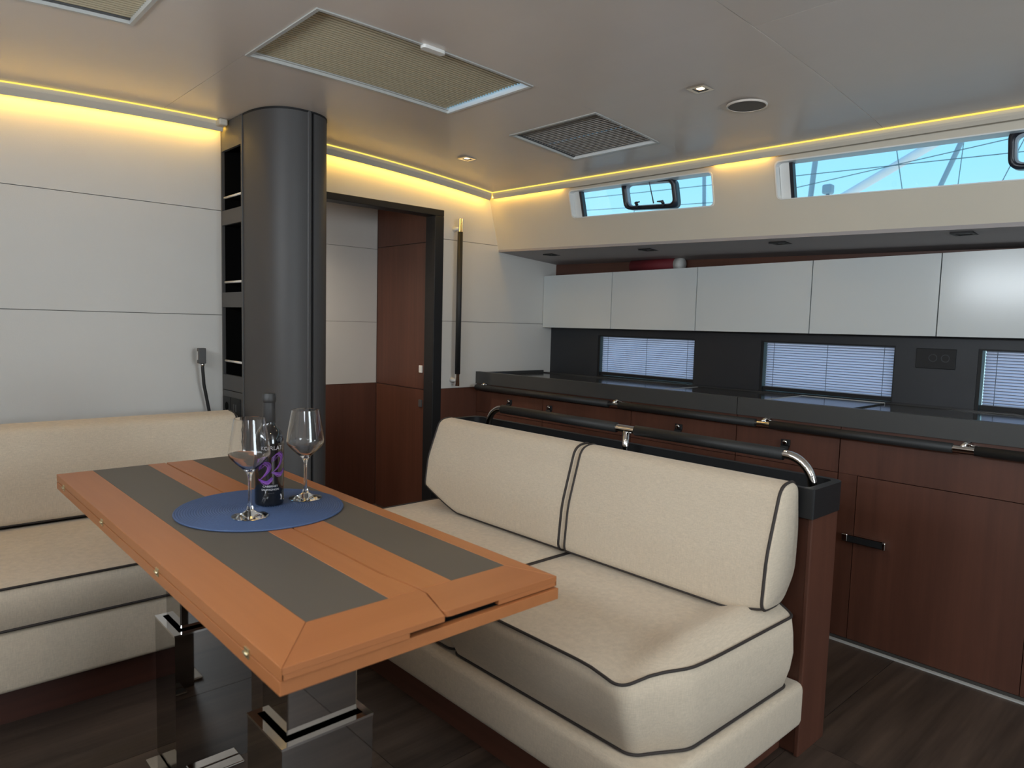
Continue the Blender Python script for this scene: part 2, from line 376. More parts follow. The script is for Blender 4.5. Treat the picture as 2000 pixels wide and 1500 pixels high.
# coachroof side with the long windows: plane X + .03 Y + .276 z = const
KW = 3.04 + .102 + .276*1.71
def CW(y, z, d): return (KW - .03*y - .276*z + d, y, z)
sof = lambda y: 1.664 + (y-.662)*(1.711-1.664)/(3.447-.662)
w1 = round_poly([(2.797, 1.861), (1.893, 1.841), (1.889, 2.002), (2.795, 2.012)], .025)
w2 = round_poly([(1.583, 1.839), (-.25, 1.790), (-.25, 1.972), (1.583, 2.002)], .025)
w3 = round_poly([(-.55, 1.785), (-2.3, 1.75), (-2.3, 1.93), (-.55, 1.96)], .025)
outer = [(YB, sof(YB)), (YB, 2.2), (YF, 2.2), (YF, sof(YF))]
wr = struct(obj('wall_right', plate(outer, [w1, w2, w3], CW, 0, .07), 'cream_panel'), 'sloping cream coachroof side with long windows')
def ring_plate(L, inset, d0, d1):
    cu = sum(p[0] for p in L)/len(L); cv = sum(p[1] for p in L)/len(L); hu = max(abs(p[0]-cu) for p in L); hv = max(abs(p[1]-cv) for p in L)
    inn = [(cu+(u-cu)*(1-inset/hu), cv+(v-cv)*(1-inset/hv)) for u, v in L]
    return plate(L, [inn], CW, d0, d1)
def offs(L, inset):
    cu = sum(p[0] for p in L)/len(L); cv = sum(p[1] for p in L)/len(L); hu = max(abs(p[0]-cu) for p in L); hv = max(abs(p[1]-cv) for p in L)
    return [(cu+(u-cu)*(1-inset/hu), cv+(v-cv)*(1-inset/hv)) for u, v in L]
def portlight(win, y0, y1, z0, z1, sl):
    P = round_poly([(y0, z0), (y1, z0-sl), (y1, z1-sl), (y0, z1)], .038, 8)
    f = obj('port_frame', plate(P, [offs(P, .017)], CW, .035, .082), 'port', win, True)
    f['label'] = 'black rounded opening port frame'
    obj('port_seal', plate(offs(P, .015), [offs(P, .024)], CW, .048, .07), 'alu', f)
    L = y0-y1
    for a, sgn in ((.28, 1), (.78, -1)):
        yc = y0-L*a; zb = z0-sl*a+.020
        q = Vector(CW(yc, zb, .03))
        bm = T([q, q+Vector((-.014, 0, .012))], .008, 10); tube(bm, [q+Vector((-.012, 0, .010)), q+Vector((-.016, -sgn*.028, .012))], [.006, .003], 8)
        tube(bm, [q+Vector((0, 0, -.014)), q+Vector((-.004, 0, .004))], .006, 8)
        obj('latch_handle', bm, 'port', win, True)
    ym = y0-L*.60
    obj('stay_arm', T([CW(ym, z0-sl*.5+.022, .03), CW(ym+.012, z1-sl*.5-.016, .03)], [.0035, .0022], 8), 'port', win)
for i, (w, ports) in enumerate(((w1, [(2.452, 2.128, 1.882, 2.028, .018)]), (w2, [(.722, .38, 1.862, 2.0, .008)]), (w3, []))):
    win = root('window_%d' % (i+1), CW(sum(p[0] for p in w)/len(w), min(p[1] for p in w), 0), 'long narrow coachroof window with white edging')
    obj('window_edge', ring_plate(w, .006, -.003, .072), 'white', win)
    obj('glass_pane', plate(offs(w, .004), [], CW, .058, .062), 'pane', win)
    y0 = max(p[0] for p in w)
    zz = (1.862, 2.008) if i == 0 else (1.838, 1.998) if i == 1 else (1.79, 1.955)
    obj('window_reveal', plate(rect(y0-.052, y0-.008, zz[0]+.002, zz[1]-.002), [], CW, .030, .056), 'white', win)
    obj('mullion', plate(rect(y0-.068, y0-.053, zz[0]+.002, zz[1]-.002), [], CW, .030, .056), 'port', win)
    for pt in ports: portlight(win, *pt)
# soffit under the coachroof side deck, dark board, backsplash with hull windows
def SF(y, x, d): return (x, y, sof(y) - (x-3.04)*.09 + d)
struct(obj('ceiling_soffit', plate([(YB, 3.035), (YB, 3.62), (YF, 3.62), (YF, 3.247)], [], lambda y, x, d: (x, y, sof(y) - .0015 - max(0, (x-3.04))*.075 + d), 0, .03), 'soffit'), 'grey underside of the side deck above the galley')
struct(obj('trim_1', B(3.575, 3.60, YF, YB, 1.245, 1.72), 'red_y'), 'dark wood board behind the wall cabinets')
XS = 3.544
HW = [(2.285, 3.018, .925, 1.192), (1.205, 1.876, .925, 1.196), (.20, .872, .925, 1.196), (-.87, -.15, .925, 1.196)]
struct(obj('wall_backsplash', plate(rect(YF, YB, .86, 1.26), [rect(*w) for w in HW], YZ, XS, XS+.055), 'splash'), 'charcoal galley backsplash with low hull windows')
struct(obj('wall_hull', B(3.56, 3.60, YF, YB, 0, .859), 'dark_back'), 'hull side behind the galley')
# shell behind the camera
WL = [(-1.0, .4, 1.55, 1.90), (.7, 2.1, 1.55, 1.90)]
struct(obj('wall_left', plate(rect(YF, YB+.07, 0, 2.2), [rect(*w) for w in WL], YZ, XL-.06, XL), 'white_panel'), 'white cabin side')
for i, w in enumerate(WL):
    wn = root('window_%d' % (4+i), (XL-.03, (w[0]+w[1])/2, w[2]), 'cabin side window')
    obj('window_frame', plate(rect(w[0], w[1], w[2], w[3]), [rect(w[0]+.02, w[1]-.02, w[2]+.02, w[3]-.02)], YZ, XL-.062, XL+.004), 'white', wn)
    obj('glass_pane', B(XL-.04, XL-.036, w[0]+.018, w[1]-.018, w[2]+.018, w[3]-.018), 'pane', wn)
struct(obj('wall_front', plate(rect(XL-.06, 3.62, 0, 2.2), [rect(.8, 1.9, .75, 2.08)], XZ, YF-.06, YF), 'white_panel'), 'after bulkhead with open companionway')
obj_c = root('door_2', (1.35, YF, .75), 'open companionway frame')
obj('door_frame', plate(rect(.76, 1.94, .71, 2.12), [rect(.8, 1.9, .75, 2.08)], XZ, YF-.065, YF+.008), 'black', obj_c)

# cove trims and LED lines
def sweep(sections):
    return loft(bmesh.new(), sections, cap=True)
def sec_back(x, prof): return [(x, y, zc(x)+dz) for y, dz in prof]
PB = [(3.377, -.002), (3.380, -.020), (3.384, -.028), (3.394, -.046), (3.397, -.046), (3.399, -.040), (3.399, .03), (3.377, .03)]
PR = [(.012, -.002), (.014, -.016), (.017, -.024), (.024, -.038), (.027, -.038), (.028, -.034), (.028, .03), (.012, .03)]   # offset from ceiling edge
def xr(a, b, n): return [a+(b-a)*k/n for k in range(n+1)]
tr = 2
for (a, b) in ((XL, 1.262), (1.60, 2.905)):
    struct(obj('trim_%d' % tr, sweep([sec_back(x, PB) for x in xr(a, b, 10)]), 'trim'), 'cream cove moulding along the bulkhead'); tr += 1
    l = obj('led_strip', sweep([sec_back(x, [(3.3705, -.0045), (3.3765, -.0045), (3.3765, .004), (3.3705, .004)]) for x in xr(a, b, 10)]), 'led')
    tag(l, 'thin warm light line in the ceiling cove over the bench' if a < 0 else 'thin warm light line in the ceiling cove above the doorway', 'light strip')
    l = obj('led_strip', sweep([sec_back(x, [(3.3995, -.030), (3.417, -.030), (3.417, -.022), (3.3995, -.022)]) for x in xr(a, b, 10)]), 'led_wash')
    tag(l, 'hidden warm light strip washing the white wall over the bench' if a < 0 else 'hidden warm light strip washing the white wall above the doorway', 'light strip')
struct(obj('trim_8', B(1.226, 1.266, 3.335, 3.392, zc(1.25)-.030, zc(1.25)-.0005, .008, 3), 'trim'), 'rounded end of the cove moulding against the shelf tower')
def sec_side(y, prof): return [(XE(y)+dx, y, zc(XE(y))+dz) for dx, dz in prof]
struct(obj('trim_%d' % tr, sweep([sec_side(y, PR) for y in xr(YF, 3.382, 4)]), 'trim'), 'cream cove moulding along the coachroof side')
tag(obj('led_strip', sweep([sec_side(y, [(.001, -.0045), (.008, -.0045), (.008, .004), (.001, .004)]) for y in xr(YF, 3.376, 4)]), 'led'), 'thin warm light line in the ceiling cove above the long windows', 'light strip')
def side_wash(y0, y1, lab):
    tag(obj('led_strip', sweep([sec_side(y, [(.0285, -.026), (.038, -.026), (.038, -.020), (.0285, -.020)]) for y in (y0, y1)]), 'led_wash'), lab, 'light strip')
side_wash(2.83, 3.40, 'hidden warm light strip over the coachroof side beside the bulkhead')
side_wash(1.60, 1.87, 'hidden warm light strip over the coachroof side between the two windows')

# ================================================================== CEILING FITTINGS
def pleats(x0, x1, y0, y1, z, pitch, amp, axis, holes=(), span=None):
    """pleated blind lying flat; pleat lines along `axis` (0: x, 1: y); holes: pleat index rows pierced with small slots"""
    bm = bmesh.new(); a0, a1 = (y0, y1) if axis == 0 else (x0, x1); b0, b1 = (x0, x1) if axis == 0 else (y0, y1)
    n = int((a1-a0)/pitch)*2; nb = 56
    def P(i, k):
        a = a0+(a1-a0)*i/n; b = b0+(b1-b0)*k/nb; zz = z+(amp if i % 2 else 0)
        x, y = (b, a) if axis == 0 else (a, b); return (x, y, zz+zc(x)-2.12)
    V = [[bm.verts.new(P(i, k)) for k in range(nb+1)] for i in range(n+1)]
    for i in range(n):
        for k in range(nb):
            if i in holes and k % 3 == 1 and (span is None or span[0] <= k <= span[1]): continue
            bm.faces.new((V[i][k], V[i][k+1], V[i+1][k+1], V[i+1][k]))
    return bm
def hatch(label, key, axis, pitch, bmat, gap, holes, handle):
    x0, x1, y0, y1 = HX[key]; zb = min(zc(x0), zc(x1))
    t = thing('roof_hatch', label, 'hatch', ((x0+x1)/2, (y0+y1)/2, zb), 'roof hatches with pleated blinds')
    fn = lambda u, v, d: (u, v, zc(u)+d)
    for (u0, u1, v0, v1) in ((x0, x1, y0, y0+.012), (x0, x1, y1-.012, y1), (x0, x0+.012, y0+.012, y1-.012), (x1-.012, x1, y0+.012, y1-.012)):
        nx = 8 if u1-u0 > .1 else 1
        rings = [[fn(x, v0, -.004), fn(x, v1, -.004), (x, v1, 2.199), (x, v0, 2.199)] for x in xr(u0, u1, nx)]
        obj('frame_bar', loft(bmesh.new(), rings), 'white' if u0 > x1-.02 and key != 'left' else 'hatch_frame', t)
    i = .0125
    bl = obj('pleated_blind', pleats(x0+i, x1-i-gap, y0+i, y1-i, 2.130, pitch, .012, axis, holes), bmat, t)
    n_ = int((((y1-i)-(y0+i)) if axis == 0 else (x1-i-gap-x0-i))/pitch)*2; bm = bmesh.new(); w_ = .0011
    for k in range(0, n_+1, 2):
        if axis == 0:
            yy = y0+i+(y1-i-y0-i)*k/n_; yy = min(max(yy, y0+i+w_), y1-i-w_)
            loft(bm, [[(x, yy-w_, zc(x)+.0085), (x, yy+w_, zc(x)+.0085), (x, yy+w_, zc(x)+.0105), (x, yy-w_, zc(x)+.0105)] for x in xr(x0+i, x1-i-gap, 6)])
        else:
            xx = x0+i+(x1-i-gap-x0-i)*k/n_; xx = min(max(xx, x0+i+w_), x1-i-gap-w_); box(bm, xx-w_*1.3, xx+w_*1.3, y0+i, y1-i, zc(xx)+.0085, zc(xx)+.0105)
    obj('fold_shading', bm, 'fold_shade_beige' if bmat == 'blind_hatch' else 'fold_shade_pale', t)  # thin strips put the shading of the pleat folds into colour
    for v0, v1 in ((y0+.0125, y0+.022), (y1-.022, y1-.0125)):
        rings = [[fn(x, v0, .006), fn(x, v1, .006), fn(x, v1, .016), fn(x, v0, .016)] for x in xr(x0+i, x1-i, 8)]
        obj('side_rail', loft(bmesh.new(), rings), 'hatch_frame' if key == 'main' else 'graphite', t)
    obj('glass_pane', B(x0+i, x1-i, y0+i, y1-i, 2.232, 2.236), 'pane', t)
    if handle:
        P = round_poly(rect(1.372, 1.462, 1.949, 1.977), .0135, 6)
        obj('blind_handle', prism(bmesh.new(), P, lambda u, v, d: (u, v, zc(u)+d), -.012, -.001), 'white', t, False)
    return t
hatch('large rectangular roof hatch with beige pleated blind and white pull tab', 'main', 0, .0165, 'blind_hatch', .016, (), True)
hatch('small square roof hatch with dark grey blind and dotted light rows', 'right', 1, .0175, 'blind_dark', 0, (22, 23, 44), False)
hatch('small roof hatch with grey blind above the end of the bench', 'left', 0, .0165, 'blind_hatch', 0, (), False)

def spot(x, y, label, power, zf=None, on=True, size=.036, group='square ceiling downlights', col=(1.0, 0.72, 0.42)):
    z = zf if zf is not None else zc(x)
    t = thing('downlight', label, 'downlight', (x, y, z-.004), group)
    s = size
    obj('bezel', plate(rect(x-s, x+s, y-s, y+s), [rect(x-s*.62, x+s*.62, y-s*.62, y+s*.62)], XY, z-.005, z+.001), 'chrome' if on else 'black', t)
    obj('inner_frame', plate(rect(x-s*.62, x+s*.62, y-s*.62, y+s*.62), [rect(x-s*.46, x+s*.46, y-s*.46, y+s*.46)], XY, z-.003, z+.002), 'graphite' if on else 'black', t)
    bm = bmesh.new(); lathe(bm, [(0, -.002), (s*.40, -.002), (s*.40, .001), (0, .001)], (x, y, z), 20)
    obj('lens', bm, 'lamp' if on else 'graphite', t)
    if on:
        d = bpy.data.lights.new('downlight_beam', 'SPOT'); d.energy = power; d.color = col; d.spot_size = math.radians(160); d.spot_blend = 1.0; d.shadow_soft_size = .02
        o = bpy.data.objects.new('downlight_beam', d); C.objects.link(o); o.parent = t; o.location = (0, 0, -.012)
    return t
spot(2.262, 1.487, 'lit square downlight beside the round ceiling speaker', 5)
spot(2.365, 2.957, 'lit square downlight near the doorway corner of the ceiling', 5)
spot(.61, .60, 'added unseen square downlight above the near end of the dining table', 7)  # out-of-view downlight added for more warm light in the cabin
spot(.61, -.9, 'added unseen square downlight near the companionway', 5)  # likewise added, behind the camera
for y, lab in ((3.14, 'unlit square downlight in the soffit beside the bulkhead'), (2.395, 'unlit square downlight in the soffit above the red roll'), (1.63, 'unlit square downlight in the soffit above the middle hull window'), (.872, 'unlit square downlight in the soffit nearest the aft hull window')):
    spot(3.21, y, lab, 0, sof(y)-.0135, False, .04, 'unlit soffit downlights')
spot(1.45, 3.78, 'added unseen square downlight inside the passage', 50, 1.99, col=(1.0, 0.86, 0.72))  # unseen lamp added to brighten the passage
# speaker
sp = thing('ceiling_speaker', 'round grey flush ceiling speaker with thin rim', 'speaker', (2.49, 1.43, zc(2.49)-.006))
bm = lathe(bmesh.new(), [(0, -.001), (.068, -.001), (.068, .002), (0, .002)], (2.49, 1.43, zc(2.49)-.006), 40); obj('grille', bm, 'speaker', sp)
bm = lathe(bmesh.new(), [(.0685, -.003), (.074, -.003), (.075, .004), (.0685, .004), (.0685, -.003)], (2.49, 1.43, zc(2.49)-.006), 40); obj('rim', bm, 'ceiling', sp, True)

# ================================================================== MAST PILLAR AND SHELF TOWER
pc, pa, pb, pn = (1.447, 3.19), .172, .262, 2.5
def pil(t):
    c, s = math.cos(t), math.sin(t)
    return (pc[0]+pa*abs(c)**(2/pn)*(1 if c > 0 else -1), pc[1]-pb*abs(s)**(2/pn))
ts = xr(math.pi, 0, 64); outl = [pil(t) for t in ts]
k = max(i for i, p in enumerate(outl) if p[0] < 1.478)
front = outl[:k+1]; side = outl[k+1:]+[(pc[0]+pa, YB-.002)]
ZP = zc(1.45)-.002
pm = thing('mast_pillar', 'tall dark graphite rounded mast pillar between bench and doorway', 'pillar', (1.447, 3.1, 0))
def curved(bm, L, th, z0, z1, shrink=0.0):
    inn = [(pc[0]+(x-pc[0])*(1-th/pa), pc[1]+(y-pc[1])*(1-th/pb)) for x, y in L]
    poly = L+inn[::-1]
    return prism(bm, poly, XY, z0, z1)
def auto_smooth(o, ang=35):
    me = o.data; bm = bmesh.new(); bm.from_mesh(me)
    for f in bm.faces: f.smooth = True
    for e in bm.edges:
        if len(e.link_faces) != 2 or e.calc_face_angle(0) > math.radians(ang): e.smooth = False
    bm.to_mesh(me); bm.free()
auto_smooth(obj('front_casing', curved(bmesh.new(), front, .012, 0, ZP), 'pillar', pm))
side2 = [(side[0][0]+.003, side[0][1]+.001)]+side[1:]
inn = [(min(x, pc[0]+pa-.012) if y > pc[1] else pc[0]+(x-pc[0])*(1-.012/pa), y if y > pc[1] else pc[1]+(y-pc[1])*(1-.012/pb)) for x, y in side2]
auto_smooth(obj('side_casing', prism(bmesh.new(), side2+inn[::-1], XY, 0, ZP), 'pillar', pm))
q = front[-1]; q0 = front[-2]
dv = (Vector(q)-Vector(q0)).normalized(); nv = Vector((dv.y, -dv.x)); nv = nv if nv.y < 0 else -nv
a = Vector(q)-dv*.020
obj('edge_trim', prism(bmesh.new(), [tuple(a-nv*.004), tuple(a+nv*.0008), tuple(a+dv*.004+nv*.0045), tuple(a+dv*.013+nv*.0045), tuple(a+dv*.017+nv*.0008), tuple(a+dv*.017-nv*.004)], XY, 0, ZP), 'pillar', pm)
obj('joint_backing', curved(bmesh.new(), [(pc[0]+(x-pc[0])*.93, pc[1]+(y-pc[1])*.95) for x, y in outl[k-2:k+5]], .006, 0, ZP), 'inside', pm)
obj('top_collar', curved(bmesh.new(), [(pc[0]+(x-pc[0])*1.012, pc[1]+(y-pc[1])*1.012) for x, y in outl], .01, ZP-.006, ZP+.0015), 'black', pm)

st = thing('shelf_tower', 'narrow dark shelf tower with open niches facing the bench', 'shelf', (1.40, 3.32, 0))
x0 = 1.272; ya, yb = 3.193, YB-.002
obj('back_panel', B(1.52, 1.535, ya+.012, yb, 0, ZP), 'inside', st)
obj('stile', B(x0-.002, x0+.014, ya-.002, ya+.012, 0, ZP, .0015), 'graphite', st)
obj('stile', B(x0, x0+.014, yb-.010, yb, 0, ZP), 'graphite', st)
obj('niche_side', B(x0+.0142, 1.52, ya, ya+.012, 0, ZP), 'inside', st)
obj('niche_side', B(x0+.0142, 1.52, yb-.010, yb, 0, ZP), 'inside', st)
for (z0, z1) in ((2.02, ZP), (1.678, 1.746), (1.293, 1.363), (.900, .973)):
    obj('fascia', B(x0, x0+.014, ya+.0125, yb-.0105, z0, z1, .001), 'graphite', st)
    if z0 < 2: obj('shelf_board', B(x0+.0145, 1.519, ya+.0125, yb-.0105, z0, z0+.015), 'inside', st)
for z in (1.808, 1.412, 1.037):
    obj('fiddle_rod', T([(x0+.012, ya+.013, z), (x0+.012, yb-.012, z)], .0055, 10), 'white_rod', st, True)
pl = obj('lower_panel', B(x0, x0+.014, ya+.0125, yb-.0105, 0, .897), 'graphite', st)
so = obj('power_socket', B(x0-.006, x0-.0005, 3.335, 3.425, .775, .868, .002), 'black', st); so['label'] = 'black power socket'
bm = lathe(bmesh.new(), [(0, 0), (.021, 0), (.021, .003), (0, .003)], (0, 0, 0), 20)
bmesh.ops.transform(bm, matrix=Matrix.Translation((x0-.0065, 3.38, .822)) @ Matrix.Rotation(math.radians(90), 4, 'Y'), verts=bm.verts[:]); obj('socket_hole', bm, 'inside', so)
so = obj('usb_socket', B(x0-.006, x0-.0005, 3.222, 3.330, .775, .868, .002), 'black', st); so['label'] = 'black double outlet'
for yy in (3.262, 3.287): obj('port_slot', B(x0-.0075, x0-.005, yy, yy+.010, .806, .840), 'graphite', so)

# ================================================================== PASSAGE CLOSET
cl = thing('passage_closet', 'tall mahogany closet lining the passage beyond the doorway', 'closet', (2.7, 3.8, 0))
obj('carcass', B(2.541, 3.0, YB+.092, YP-.002, 0, 1.985), 'dark_back', cl)
for (z0, z1) in ((.002, .829), (.834, 1.727), (1.731, 1.985)):
    d = obj('door', B(2.53, 2.541, YB+.095, YP-.003, z0, z1), 'red_z', cl)
    if z0 < 1.7:
        zl = .935 if z0 > .5 else .722
        l = obj('latch', B(2.520, 2.5305, 3.556, 3.585, zl, zl+.045, .002), 'white' if z0 > .5 else 'graphite', d)

# ================================================================== GRAB RAIL ON BULKHEAD, READING LAMP
gr = thing('wall_grab_rail', 'vertical black padded grab rail on the bulkhead beside the doorway', 'grab rail', (2.675, 3.40, .86))
gx, gy = 2.672, 3.39
obj('steel_tube', T([(gx, gy, .862), (gx, gy, 1.872)], .0125, 16), 'chrome', gr, True)
obj('padded_sleeve', T([(gx, gy, .935), (gx, gy, 1.795)], .0165, 16), 'rubber', gr, True)
for z in (.895, 1.815):
    obj('wall_mount', T([(gx, gy+.010, z), (gx, gy+.035, z), (gx, YB-.001, z)], [.010, .011, .017], 14), 'white', gr, True)
rl = thing('reading_lamp', 'slim black gooseneck reading lamp with chrome head behind the bench', 'lamp', (1.17, 3.38, .75))
pts = [(1.205, 3.41, .70), (1.196, 3.405, .78), (1.180, 3.40, .86), (1.165, 3.392, .93), (1.158, 3.385, 1.00), (1.155, 3.382, 1.04)]
obj('flexible_stem', T(pts, .0075, 12), 'rubber', rl, True)
hd = obj('lamp_head', B(1.136, 1.170, 3.370, 3.395, 1.028, 1.100, .003), 'graphite', rl)
obj('lamp_face', B(1.133, 1.1365, 3.374, 3.391, 1.045, 1.085, .001), 'chrome', hd)
obj('collar', lathe(bmesh.new(), [(.0, 0), (.0095, 0), (.0095, .014), (0, .014)], (1.156, 3.382, 1.016), 14), 'chrome', rl, True)
obj('wall_base', B(1.18, 1.23, 3.40, YB-.001, .685, .715, .003), 'graphite', rl)

# ================================================================== SEATING
def inset_ring(L, d, z):
    xs_ = [p[0] for p in L]; ys_ = [p[1] for p in L]; cx = (min(xs_)+max(xs_))/2; cy = (min(ys_)+max(ys_))/2; hx = (max(xs_)-min(xs_))/2; hy = (max(ys_)-min(ys_))/2
    return [(cx+(x-cx)*max(.02, 1-d/hx), cy+(y-cy)*max(.02, 1-d/hy), z) for x, y in L]
def seat_cushion(name, label, outline, z0, z1, shear, crown, bump, group, rad=.03):
    """shear(x,y,t) moves the lower edge; bump(x,y) lifts the top"""
    t = thing(name, label, 'cushion', (sum(p[0] for p in outline)/len(outline), sum(p[1] for p in outline)/len(outline), z0), group)
    L = densify(round_poly(outline, rad, 6), .03); H = z1-z0; rings = []
    prof = [(-.25, 0), (.03, 0), (.006, 0), (0, .008), (-.003, .06), (-.004, .5*H), (-.002, H-.05), (0, H-.006)]
    def place(p, zrel):
        x, y, z = p; dx, dy = shear(x, y, 1-min(1, max(0, zrel/H))); return (x+dx, y+dy, z+(bump(x, y)*min(1, max(0, zrel/H))**2))
    prof[0] = (.12, 0)
    for d, zr in prof: rings.append([place(p, zr) for p in inset_ring(L, d, z0+zr)])
    edge_top = rings[-1]
    for d, cz in ((.008, .004), (.02, .010), (.04, .016), (.07, .022), (.11, .026), (.16, .028), (.22, .029), (.29, .029)):
        rings.append([place(p, H) for p in inset_ring(L, d, z1-.006+cz*crown)])
    obj('cover', loft(bmesh.new(), rings), 'fabric', t, True)
    pip = [tuple(p) for p in edge_top]
    obj('piping', tube(bmesh.new(), [(x, y, z+.001) for x, y, z in pip], .0042, 6, True), 'piping', t, True)
    lo = [place(p, 0.004) for p in inset_ring(L, -.002, z0+.004)]
    obj('piping', tube(bmesh.new(), lo, .0042, 6, True), 'piping', t, True)
    return t
# --- settee by the galley
YN, YS = .868, 2.555          # near and far end
sf = thing('settee', 'settee frame with cream upholstered base, mahogany back and black top tray', 'sofa', (1.7, 1.7, 0))
obj('kick_board', B(1.30, 2.05, .92, YS-.03, 0, .100), 'red_y', sf)
bm = B(1.262, 1.985, .852, YS, .098, .2325, .022, 4)
for v in bm.verts:
    if v.co.y < 1.0 and v.co.x < 1.4: pass
auto_smooth(obj('upholstered_base', bm, 'fabric', sf), 50)
obj('back_panel', B(1.985, 2.14, .872, YS, 0, .7215, .004), 'red_z', sf)
obj('end_lipping', B(1.975, 2.146, .858, .872, 0, .7215, .003), 'red_z', sf)
tp = round_poly([(1.948, .846), (2.158, .846), (2.158, YS+.02), (1.948, YS+.02)], [.008, .045, .045, .008], 6); TZ0, TZ1 = .722, .808
ti = round_poly([(1.970, .872), (2.136, .872), (2.136, YS-.006), (1.970, YS-.006)], [.006, .03, .03, .006], 6)
trr = obj('top_tray', plate(tp, [ti], XY, TZ0, TZ1), 'black', sf); auto_smooth(trr)
obj('tray_floor', prism(bmesh.new(), ti, XY, TZ0+.0005, TZ0+.014), 'black', trr)
rx, rz = 2.055, .876
arc = lambda y_, s: [(rx, y_+s*(.085*math.sin(a)), rz-.085*(1-math.cos(a))) for a in xr(0, math.pi/2*.86, 8)]
near = arc(.985, -1); far = arc(2.29, 1)
n_end = (near[-1][0], near[-1][1]-.012, .736); f_end = (far[-1][0], far[-1][1]+.012, .736)
rail = obj('grab_rail', T([n_end]+near[::-1]+far+[f_end], .0135, 14), 'chrome', sf, True); rail['label'] = 'chrome rail with black padding'
obj('padded_sleeve', T([(rx, .995, rz), (rx, 1.555, rz)], .019, 14), 'rubber', rail, True)
obj('padded_sleeve', T([(rx, 1.645, rz), (rx, 2.285, rz)], .019, 14), 'rubber', rail, True)
obj('rail_post', T([(rx, 1.600, .736), (rx, 1.600, rz)], .0125, 14), 'chrome', rail, True)

def sh1(x, y, t):
    w = max(0, min(1, (1.55-x)/.3)); b = math.sin(math.pi*t)*.013; n_ = max(0, min(1, (1.02-y)/.10))
    return (.060*w*t-b*w, .012*t*n_-b*n_)
bump1 = lambda x, y: .038*math.exp(-((y-.945)/.05)**2)*min(1, max(0, (x-1.24)/.25)) - .016*math.exp(-((x-1.25)**2+(y-.965)**2)/.0035) + .006*math.exp(-((x-1.40)**2+(y-.88)**2)/.004)
seat_cushion('seat_cushion', 'cream settee seat cushion with dark piping and chamfered outer corner', [(1.242, 1.639), (1.242, .950), (1.40, .873), (1.915, .866), (1.915, 1.639)], .234, .450, sh1, .4, bump1, 'settee seat cushions')
seat_cushion('seat_cushion', 'cream settee seat cushion half hidden behind the dining table', [(1.242, YS-.01), (1.242, 1.648), (1.915, 1.648), (1.915, YS-.01)], .238, .450, lambda x, y, t: (.060*max(0, min(1, (1.55-x)/.3))*t, 0), .5, lambda x, y: 0, 'settee seat cushions')

def back_cushion(name, label, y0, y1, zb, prof, ax, group, bulge=.010, endr=.012):
    """prof: closed cross-section (depth, z); swept along y (ax=1) or x (ax=0); zb(s): raised bottom line"""
    mid = (y0+y1)/2
    t = thing(name, label, 'cushion', ((1.87, mid, .45) if ax == 1 else (mid, 3.2, .45)), group)
    P = densify(round_poly(prof, .035, 6), .03); cz = sum(p[1] for p in P)/len(P); cd = sum(p[0] for p in P)/len(P)
    zmin = min(p[1] for p in P); zmax = max(p[1] for p in P); rings = []; edges = []
    L = y1-y0
    ss = [0, .004, .010, .022, .05]+[.05+(L-.10)*k/24 for k in range(1, 24)]+[L-.05, L-.022, L-.010, L-.004, L]
    for i, s in enumerate(ss):
        e = min(s, L-s); ins = max(0, .008-e*.7) if e < .012 else 0
        y = y0+s; b = bulge*math.sin(math.pi*s/L)**.5 if 0 < s < L else 0
        ring = []
        for d, z in P:
            k = (z-zmin)/(zmax-zmin); lo = zb(y); zz = lo+(zmax-lo)*k
            dd = d - (b if d < cd else 0)*math.sin(math.pi*min(1, max(0, k)))
            f = 1-ins/.2; dd = cd+(dd-cd)*f; zz = cz+(zz-cz)*f
            ring.append((dd, y, zz) if ax == 1 else (y, dd, zz))
        rings.append(ring)
    obj('cover', loft(bmesh.new(), rings), 'fabric', t, True)
    for rg_ in (rings[2], rings[-3]):
        obj('piping', tube(bmesh.new(), rg_, .0046, 6, True), 'piping', t, True)
    fi = min(range(len(P)), key=lambda i: P[i][0]*1.0+P[i][1]*1.2)
    obj('piping', tube(bmesh.new(), [r[fi] for r in rings[2:-2]], .0042, 6), 'piping', t, True)
    return t
prof1 = [(1.765, .456), (1.782, .62), (1.842, .826), (1.924, .834), (1.942, .68), (1.936, .54), (1.87, .456)]
zb_near = lambda y: .458+.030*max(0, min(1, (1.0-y)/.12))
zb_far = lambda y: .458+.080*max(0, (y-2.235)/.225)**1.2
back_cushion('back_cushion', 'cream settee back cushion beside the black tray end', .882, 1.634, zb_near, prof1, 1, 'settee back cushions')
back_cushion('back_cushion', 'cream settee back cushion nearest the doorway', 1.644, 2.462, zb_far, prof1, 1, 'settee back cushions')

# --- bench along the bulkhead
bn = thing('corner_bench', 'cream upholstered bench base along the white bulkhead', 'bench', (.4, 2.9, 0))
obj('kick_board', B(XL+.01, 1.22, 2.52, 3.40, 0, .126), 'red_x', bn)
auto_smooth(obj('upholstered_base', B(XL+.005, 1.235, 2.447, 3.12, .124, .310, .015, 3), 'fabric', bn), 50)
obj('back_support', B(XL+.01, 1.20, 3.31, 3.395, .126, .74), 'red_x', bn)
seat_cushion('bench_seat_cushion', 'long cream bench seat cushion with dark piping along the bulkhead', [(XL+.01, 3.14), (XL+.01, 2.447), (1.232, 2.447), (1.232, 3.14)], .312, .447, lambda x, y, t: (0, 0), .35, lambda x, y: 0, None, .02)
prof2 = [(3.095, .450), (3.115, .62), (3.165, .812), (3.285, .822), (3.305, .62), (3.300, .455), (3.20, .448)]
back_cushion('bench_back_cushion', 'long cream bench back cushion in front of the bulkhead', XL+.02, 1.238, lambda x: .450, prof2, 0, None, .006)

